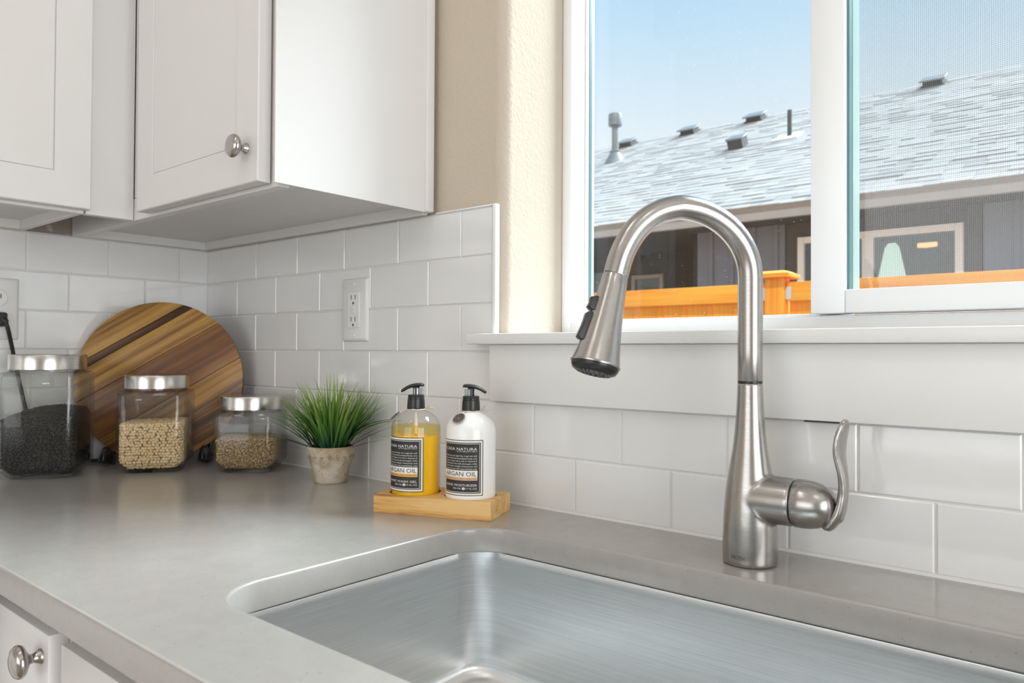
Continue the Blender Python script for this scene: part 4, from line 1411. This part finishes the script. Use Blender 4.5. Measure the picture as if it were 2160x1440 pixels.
# body and side arm, merged by a voxel remesh and smoothed so the arm flows out of the column
bmb = MB()
bprof = [(0.0, 0.0), (0.0294, 0.0), (0.0298, 0.0012), (0.0298, 0.020), (0.0292, 0.045), (0.0284, 0.060), (0.0268, 0.078), (0.0244, 0.095), (0.0216, 0.112), (0.0190, 0.128), (0.0169, 0.146), (0.0153, 0.166), (0.0143, 0.185), (0.0139, 0.2015), (0.0, 0.2015)]
bmb.lathe(bprof, 64, None, False, False)
ARM_Z = 0.0735
MX = Matrix.Translation((0, 0, ARM_Z)) @ Matrix.Rotation(PI / 2, 4, 'Y')
bmb.lathe([(0.0, 0.0), (0.0268, 0.0), (0.0263, 0.030), (0.0259, 0.0505), (0.0, 0.0505)], 48, MX, False, False)
me0 = bmb.mesh('body', M['nickel'])
tmp = bpy.data.objects.new('tmp', me0)
COL.objects.link(tmp)
md = tmp.modifiers.new('r', 'REMESH')
md.mode = 'VOXEL'
md.voxel_size = 0.00125
md = tmp.modifiers.new('s', 'SMOOTH')
md.factor = 0.5
md.iterations = 24
dg = bpy.context.evaluated_depsgraph_get()
me1 = bpy.data.meshes.new_from_object(tmp.evaluated_get(dg))
bpy.data.objects.remove(tmp)
me1.materials.clear()
me1.materials.append(M['nickel'])
me1.polygons.foreach_set('use_smooth', [True] * len(me1.polygons))
body = link('body', me1, fa)
# maker's name engraved low on the front of the body
vs, fs, _ = text2d('MOEN')
az = math.atan2(-0.8203, 0.3349) + rad(-26)
lt_ = MB().add([(0.03005 * math.cos(az + (x - 0.5) * 0.0155 / 0.03), 0.03005 * math.sin(az + (x - 0.5) * 0.0155 / 0.03), 0.0085 + y * 0.0062) for x, y in vs], fs)
lt_.build('lettering', M['nickel_dark'], body)
MB().lathe([(0.0136, 0.2010), (0.0136, 0.2032)], 48, None, False, False).build('gasket', M['black_plastic'], fa, smooth=60)
TRAD = 0.0137
sp = [up_ * 0.2030, up_ * 0.2040, up_ * 0.24, up_ * 0.28, up_ * 0.305]
for a in range(0, 91, 6):
    sp.append(u * (0.0853 - 0.0853 * math.cos(rad(a))) + up_ * (0.3200 + 0.0754 * math.sin(rad(a))))
seam = u * 0.1598 + up_ * 0.3187
hb = u * 0.1842 + up_ * 0.2215 + Vector((0.6408, -0.7677, 0)) * 0.012
tail = catmull([(0.0700, 0.3943), (0.0853, 0.3954), (0.1120, 0.3880), (0.1349, 0.3706), (0.1507, 0.3462), (0.1598, 0.3187), (0.1680, 0.2850)] and [Vector((x, z, 0)) for x, z in ((0.0700, 0.3943), (0.0853, 0.3954), (0.1120, 0.3880), (0.1349, 0.3706), (0.1507, 0.3462), (0.1598, 0.3187), (0.1680, 0.2850))], 5)[6:25]
for q in tail:
    sp.append(u * q.x + up_ * q.y)
ax = (hb - seam).normalized()
sp.append(seam - ax * 0.0005)
rr = [TRAD] * len(sp)
rr[0] = TRAD - 0.0006
MB().tube(sp, rr, 40, up=(-u.y, u.x, 0)).build('spout', M['nickel'], fa, smooth=60)


def axis_m(p, d, side):
    d = d.normalized()
    x = (side - d * side.dot(d)).normalized()
    y = d.cross(x)
    return Matrix.Translation(p) @ Matrix((x, y, d)).transposed().to_4x4()


nh = Vector((-u.y, u.x, 0))
HM = axis_m(seam, ax, u)
HL = (hb - seam).length
MB().lathe([(0.0128, -0.0008), (0.0128, 0.0012)], 40, HM, False, False).build('gasket', M['black_plastic'], fa, smooth=60)
hp = [(0.0, 0.001), (0.0134, 0.001), (0.0138, 0.0018), (0.0147, 0.014), (0.0163, 0.032), (0.0186, 0.054), (0.0212, 0.074), (0.0240, 0.090), (0.0262, 0.1000), (0.0272, HL - 0.001), (0.0268, HL + 0.0006), (0.0250, HL + 0.0010), (0.0, HL + 0.0010)]
head = MB().lathe(hp, 56, HM, False, False).build('spray_head', M['nickel'], fa, smooth=40)
MB().lathe([(0.0256, HL + 0.0006), (0.0254, HL + 0.0035), (0.0235, HL + 0.0070), (0.0190, HL + 0.0094), (0.0172, HL + 0.0084), (0.0, HL + 0.0084)], 48, HM, False, False).build('spray_face', M['black_plastic'], head, smooth=35)
nz_b = MB()
for ringn, rr_ in ((16, 0.0142), (10, 0.0090), (1, 0.0)):
    for i in range(ringn):
        a = 2 * PI * i / ringn
        nz_b.lathe([(0.0013, HL + 0.0082), (0.0010, HL + 0.0104), (0.0, HL + 0.0106)], 8, HM @ Matrix.Translation((rr_ * math.cos(a), rr_ * math.sin(a), 0)), False, False)
nz_b.build('nozzles', M['grey_rubber'], head)
# two rocker buttons on the front of the spray head
for t0, t1, dp in ((0.0300, 0.0450, 0.0050), (0.0480, 0.0790, 0.0038)):
    b = MB()
    rg = []
    for k, t in enumerate((t0, t0 + 0.002, (t0 + t1) / 2, t1 - 0.002, t1)):
        rs = 0.0138 + (0.0272 - 0.0138) * (t / HL) ** 1.25
        ex = dp * (0.35 if k in (0, 4) else (1.0 if k != 2 else 0.82))
        rg.append([Vector((rs - 0.003, -0.0062, t)), Vector((rs + ex - 0.001, -0.0058, t)), Vector((rs + ex, -0.0040, t)), Vector((rs + ex, 0.0040, t)), Vector((rs + ex - 0.001, 0.0058, t)), Vector((rs - 0.003, 0.0062, t))])
    b.loft([[HM @ p for p in r_] for r_ in rg])
    b.build('button', M['black_plastic'], head, smooth=50)
# handle: hub with a flowing lever
hz = 0.0735
HX = Matrix.Translation((0, 0, hz)) @ Matrix.Rotation(PI / 2, 4, 'Y')
MB().lathe([(0.0240, 0.0490), (0.0240, 0.0520)], 48, HX, False, False).build('gasket', M['black_plastic'], fa, smooth=60)
hub = [(0.0, 0.0516), (0.0250, 0.0516), (0.0259, 0.0524), (0.0260, 0.061), (0.0254, 0.068), (0.0237, 0.076), (0.0207, 0.083), (0.0162, 0.0885), (0.0096, 0.0918), (0.0, 0.0928)]
hmb = MB()
hrings = []
for r_, z in hub:
    ring = []
    for i in range(48):
        a = 2 * PI * i / 48
        # the underside is scooped a little and swells under the lever root
        x, y = math.cos(a), math.sin(a)
        k_ = 1.0
        p = Vector((r_ * x * k_, r_ * y, z))
        ring.append(HX @ p)
    hrings.append(ring)
hmb.loft(hrings, False, False)
hubo = hmb.build('handle_hub', M['nickel'], fa, smooth=60)
lev = [(0.0800, 0.0560), (0.0855, 0.0535), (0.0905, 0.0600), (0.0948, 0.0660), (0.0978, 0.0760), (0.0995, 0.0880), (0.1000, 0.0990), (0.0990, 0.1110), (0.0972, 0.1215), (0.0960, 0.1300), (0.0962, 0.1390), (0.0975, 0.1480), (0.0995, 0.1560), (0.1012, 0.1625), (0.1022, 0.1660)]
wdt = [0.0060, 0.0095, 0.0105, 0.0098, 0.0084, 0.0074, 0.0078, 0.0096, 0.0122, 0.0142, 0.0150, 0.0146, 0.0130, 0.0096, 0.0036]
thk = [0.0040, 0.0052, 0.0060, 0.0058, 0.0054, 0.0050, 0.0047, 0.0046, 0.0046, 0.0046, 0.0046, 0.0045, 0.0042, 0.0036, 0.0018]
lp = catmull([(a, 0, z) for a, z in lev], 4)
m_ = len(lp)
fl_ = []
for i in range(m_):
    t = i / (m_ - 1) * (len(wdt) - 1)
    k0 = min(int(t), len(wdt) - 2)
    ft = t - k0
    fl_.append((1.22 * (wdt[k0] * (1 - ft) + wdt[k0 + 1] * ft), thk[k0] * (1 - ft) + thk[k0 + 1] * ft))
MB().tube(lp, 1.0, 24, flat=fl_, up=(0, 1, 0)).build('lever', M['nickel'], fa, smooth=70)
nk = catmull([(0.078, 0, 0.066), (0.086, 0, 0.0645), (0.0925, 0, 0.0640), (0.0962, 0, 0.0670)], 5)
MB().tube(nk, 1.0, 20, flat=[(0.0110 - 0.0028 * i / (len(nk) - 1), 0.0105 - 0.0045 * i / (len(nk) - 1)) for i in range(len(nk))], up=(0, 1, 0)).build('lever_root', M['nickel'], fa, smooth=70)

# thin black strip added for the dark line under the apron
tag(MB().box(0, 0.043, -0.0052, 0.0, -0.0008, 0.0008).build('black_strip', M['black_plastic'], None, loc=(1.3955, -0.0135, 1.0768)), 'thin black strip under the white apron board beside the faucet lever', 'strip')

# ------------------------------------------------------------------ outside: lawn, fence, neighbour's house
GZ = -0.35
gd = MB().box(-14, 12, -12, 20, GZ - 0.1, GZ).build('ground', M['lawn'])
struct(gd)
FYD = 2.738
fe = thing('wooden_fence', 'new orange cedar fence with a capped post outside the window', 'fence', (0.0, FYD, GZ))
for xp in (0.342, 2.78, -2.10, -4.54):
    po = MB().box(-0.046, 0.046, -0.046, 0.046, 0.0, 1.868).build('post', M['cedar'], fe, bevel=(0.004, 2), loc=(xp, 0, 0))
    cp = MB()
    hs = 0.083
    rg = [rrect(hs - 0.003, hs - 0.003, 0.003, 2, 1.868), rrect(hs, hs, 0.003, 2, 1.872), rrect(hs, hs, 0.003, 2, 1.888), rrect(0.052, 0.052, 0.003, 2, 1.903), rrect(0.046, 0.046, 0.003, 2, 1.904)]
    cp.loft(rg)
    cp.build('post_cap', M['cedar_rail'], po, smooth=30)
    for sx in (-1, 1):
        MB().box(sx * 0.0465, sx * 0.0485, -0.022, 0.018, 1.765, 1.825).build('bracket', M['bracket'], po)
        bk = MB().box(min(sx * 0.0485, sx * 0.075), max(sx * 0.0485, sx * 0.075), -0.0232, -0.0215, 1.765, 1.825).build('bracket', M['bracket'], po)
for xa, xb in ((-4.49, -2.151), (-2.049, 0.291), (0.393, 2.729)):
    MB().box(0, xb - xa, -0.020, 0.018, 1.757, 1.848).build('rail', M['cedar_rail'], fe, bevel=(0.003, 2), loc=(xa, 0, 0))
    MB().box(0, xb - xa, -0.020, 0.018, 0.35, 0.44).build('rail', M['cedar_rail'], fe, bevel=(0.003, 2), loc=(xa, 0, 0))
    npk = int((xb - xa) / 0.142)
    pw_ = (xb - xa) / npk
    pme = MB().box(0, pw_ - 0.004, 0.0, 0.017, 0.0, 1.735).mesh('picket', M['cedar'], 40, (0.002, 1))
    for i in range(npk):
        link('picket', pme, fe, (xa + i * pw_ + 0.002, 0.019, 0.05 + random.uniform(-.006, .006)))

NY, NW = 5.9304, 6.3804
nh_ = thing('neighbour_house', 'single-storey charcoal house with a pale shingle roof beyond the fence', 'house', (-3.0, NW, GZ))


def hp_(mb, name, m, parent=None, **kw):
    if parent is None:
        mb.v = [(x + 3.0, y - NW, z - GZ) for x, y, z in mb.v]
    else:
        mb.v = [(x + 3.0, y - NW, z - GZ) for x, y, z in mb.v]
    return mb.build(name, m, parent or nh_, **kw)


w = MB()
w.box(-1.84, 0.70, NW, NW + 0.18, GZ, 2.45)
hp_(w, 'house_wall', M['charcoal'])
hp_(MB().box(-1.842, -0.93, NW - 0.022, NW - 0.001, GZ, 2.44), 'siding', M['blue_lit_siding'])
hp_(MB().box(0.72, 3.6, NW - 0.022, NW + 0.1, GZ, 2.44), 'siding', M['blue_lit_siding'])
for xb in (-1.685, -1.46, -1.235, -1.01):
    hp_(MB().box(xb - 0.02, xb + 0.02, NW - 0.040, NW - 0.0225, GZ, 2.44), 'batten', M['blue_lit_siding'])
for xb in (0.95, 1.2, 1.45, 1.7, 1.95):
    hp_(MB().box(xb - 0.02, xb + 0.02, NW - 0.040, NW - 0.0225, GZ, 2.44), 'batten', M['blue_lit_siding'])
# recessed porch on the left with a small window and a glazed side panel
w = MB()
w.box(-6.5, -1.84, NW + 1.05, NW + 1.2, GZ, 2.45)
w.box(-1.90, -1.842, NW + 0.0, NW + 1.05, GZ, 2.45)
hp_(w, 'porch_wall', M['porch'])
hp_(MB().box(-6.5, 3.6, NY + 0.04, NW + 1.2, 2.405, 2.44), 'soffit', M['charcoal'])


def ext_window(name, x0, x1, z0, z1, y, fw, mull=None, parent=None):
    f_ = MB()
    f_.box(x0, x0 + fw, y - 0.05, y, z0, z1).box(x1 - fw, x1, y - 0.05, y, z0, z1)
    f_.box(x0 + fw, x1 - fw, y - 0.05, y, z1 - fw, z1).box(x0 + fw, x1 - fw, y - 0.05, y, z0, z0 + fw)
    if mull:
        f_.box(mull[0], mull[1], y - 0.045, y, z0 + fw, z1 - fw)
    wn = hp_(f_, name, M['ext_white'], bevel=(0.004, 1))
    hp_(MB().box(x0 + fw, x1 - fw, y - 0.020, y - 0.016, z0 + fw, z1 - fw), 'pane', M['pane2'], wn)
    return wn


w1 = ext_window('window', -0.80, 0.575, 0.9, 2.262, NW - 0.001, 0.062, (-0.225, -0.125))
hp_(MB().box(-0.738, 0.513, NW - 0.006, NW - 0.002, 0.96, 2.2), 'dark_interior', M['dark_room'], w1)
ls = hp_(MB().lathe([(0.11, 1.80), (0.115, 1.83), (0.06, 2.10), (0.03, 2.14), (0.0, 2.14)], 24, Matrix.Translation((0.02, NW - 0.010, 0)) @ Matrix.Diagonal((1, 0.03, 1, 1)), True, False), 'pane_reflection', M['teal_glow'], w1, smooth=60)  # made-up glowing cone in place of a pale reflection in the glass
hp_(MB().lathe([(0.0, 2.075), (0.075, 2.08), (0.08, 2.10), (0.075, 2.12), (0.0, 2.12)], 24, Matrix.Translation((0.30, NW - 0.010, 0)) @ Matrix.Diagonal((1, 0.03, 1, 1)), False, False), 'ceiling_lamp', M['warm_lamp'], w1, smooth=60)
w2 = ext_window('window', -3.25, -2.80, 1.3, 2.13, NW + 1.05 - 0.001, 0.05)
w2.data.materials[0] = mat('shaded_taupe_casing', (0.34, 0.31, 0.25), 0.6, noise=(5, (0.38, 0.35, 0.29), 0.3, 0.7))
hp_(MB().box(-3.20, -2.85, NW + 1.042, NW + 1.046, 1.35, 2.08), 'dark_interior', M['dark_room'], w2)
hp_(MB().box(-4.10, -3.58, NW + 1.00, NW + 1.045, 0.0, 2.2), 'glazed_panel', mat('green_tinted_glass_panel', (0.085, 0.13, 0.125), 0.25, noise=(3, (0.14, 0.19, 0.18), 0.3, 0.7, (3, 3, .4))))
# fascia and gutter board along the eave
hp_(MB().box(-6.6, 3.7, NY, NY + 0.035, 2.395, 2.525), 'fascia', M['fascia'], bevel=(0.006, 1))
hp_(MB().box(-6.6, 3.7, NY - 0.012, NY - 0.0005, 2.500, 2.528), 'drip_edge', M['vent_dark'])
# roof: deck, courses of shingles, ridge
S = 0.5
RZ0 = 2.528
RLEN = 10.56 - NY
sl_ = math.sqrt(1 + S * S)
slope = math.atan(S)
dk = MB()
X0, X1 = -6.7, 3.8
dk.add([(X0, NY - 0.03, RZ0 - 0.015), (X1, NY - 0.03, RZ0 - 0.015), (X1, NY + RLEN, RZ0 + S * RLEN), (X0, NY + RLEN, RZ0 + S * RLEN),
        (X1, NY + 2 * RLEN, RZ0 - 0.015), (X0, NY + 2 * RLEN, RZ0 - 0.015), (X0, NY, RZ0 - 0.06), (X1, NY, RZ0 - 0.06)],
       [(0, 1, 2, 3), (3, 2, 4, 5), (0, 3, 5, 6), (1, 7, 4, 2), (6, 7, 1, 0), (5, 4, 7, 6)])
hp_(dk, 'roof_deck', M['shing'][2])
sh_ = MB()
rng2 = random.Random(3)
crs = 0.143
ncrs = int(RLEN * sl_ / crs)
dirv = Vector((0, 1 / sl_, S / sl_))
nrm_ = Vector((0, -S / sl_, 1 / sl_))
for j in range(ncrs):
    x = X0 - rng2.uniform(0, 0.25)
    while x < X1:
        wx = rng2.choice((0.13, 0.17, 0.22, 0.28))
        th0 = rng2.choice((0.007, 0.010, 0.015))
        p0 = Vector((x, NY - 0.03, RZ0 - 0.015)) + dirv * (j * crs) + nrm_ * 0.002
        a = p0
        b = p0 + Vector((wx - 0.004, 0, 0))
        cc = b + dirv * (crs + 0.02)
        dd = a + dirv * (crs + 0.02)
        t = nrm_ * th0
        sh_.add([a, b, cc, dd, a + t, b + t, cc + nrm_ * 0.004, dd + nrm_ * 0.004], [(4, 5, 6, 7), (0, 1, 5, 4), (0, 4, 7, 3), (1, 2, 6, 5)], rng2.choice((0, 0, 0, 1, 1, 2)))
        x += wx
so = hp_(sh_, 'shingles', M['shing'])
so['kind'] = 'stuff'
rc_ = MB()
nrg = 36
for i in range(nrg):
    xa = X0 + (X1 - X0) * i / nrg
    xb = X0 + (X1 - X0) * (i + 1) / nrg - 0.006
    yr, zr = NY + RLEN, RZ0 + S * RLEN
    rc_.add([(xa, yr - 0.14, zr - 0.058), (xb, yr - 0.14, zr - 0.058), (xb, yr, zr + 0.016), (xa, yr, zr + 0.016), (xb, yr + 0.14, zr - 0.058), (xa, yr + 0.14, zr - 0.058)], [(0, 1, 2, 3), (3, 2, 4, 5)])
ro = hp_(rc_, 'ridge_cap', M['shing'][1])
ro['kind'] = 'stuff'


def roof_pt(x, y):
    return Vector((x, y, RZ0 - 0.015 + S * (y - NY + 0.03) * (RLEN * S + 0.015) / (RLEN * S + 0.015)))


RM = Matrix.Rotation(slope, 4, 'X')


def on_roof(x, y):
    p = roof_pt(x, y)
    return Matrix.Translation(p + nrm_ * 0.012) @ RM


# low box vents along the ridge
for x, y in ((-5.10, 10.36), (-3.93, 10.36), (-2.82, 10.36), (-0.38, 10.36)):
    b = MB()
    mtx = on_roof(x, y)
    b.box(-0.14, 0.14, -0.13, 0.13, 0.0, 0.02, mtx=mtx)
    b.box(-0.115, 0.115, -0.10, 0.12, 0.02, 0.075, mtx=mtx)
    vo = hp_(b, 'roof_vent', M['vent_dark'])
    b = MB()
    b.box(-0.15, 0.15, -0.15, 0.14, 0.076, 0.098, mtx=mtx)
    hp_(b, 'vent_hood', M['galv'], vo, bevel=(0.006, 1))
b = MB()
mtx = on_roof(-2.36, 8.62)
b.box(-0.10, 0.10, -0.10, 0.10, 0.0, 0.12, mtx=mtx)
vo = hp_(b, 'exhaust_vent', M['vent_dark'])
b = MB()
b.box(-0.115, 0.115, -0.12, 0.115, 0.121, 0.145, mtx=mtx)
hp_(b, 'vent_hood', M['galv'], vo, bevel=(0.006, 1))
# flue pipe with a storm collar and cap
p = roof_pt(-4.70, 9.30)
fm = Matrix.Translation(p + Vector((0, 0, 0.03)))
fl_o = hp_(MB().lathe([(0.052, -0.03), (0.052, 0.56)], 20, fm), 'flue_pipe', M['galv'], smooth=50)
hp_(MB().lathe([(0.20, -0.13), (0.19, -0.10), (0.075, 0.10), (0.085, 0.105), (0.085, 0.125), (0.053, 0.14)], 24, fm, False, False), 'flashing', M['galv'], fl_o, smooth=40)
hp_(MB().lathe([(0.0, 0.53), (0.105, 0.53), (0.108, 0.54), (0.108, 0.70), (0.102, 0.715), (0.0, 0.72)], 24, fm, False, False), 'flue_cap', M['galv'], fl_o, smooth=40)
p = roof_pt(-1.72, 8.72)
fm = Matrix.Translation(p + Vector((0, 0, 0.02)))
vp = hp_(MB().lathe([(0.028, 0.0), (0.028, 0.33), (0.022, 0.33), (0.022, 0.30)], 16, fm, True, True), 'vent_pipe', M['vent_dark'], smooth=50)
b = MB()
mtx = on_roof(-1.72, 8.72)
b.box(-0.17, 0.15, -0.17, 0.13, 0.0, 0.012, mtx=mtx)
hp_(b, 'flashing', M['ext_white'], vp)
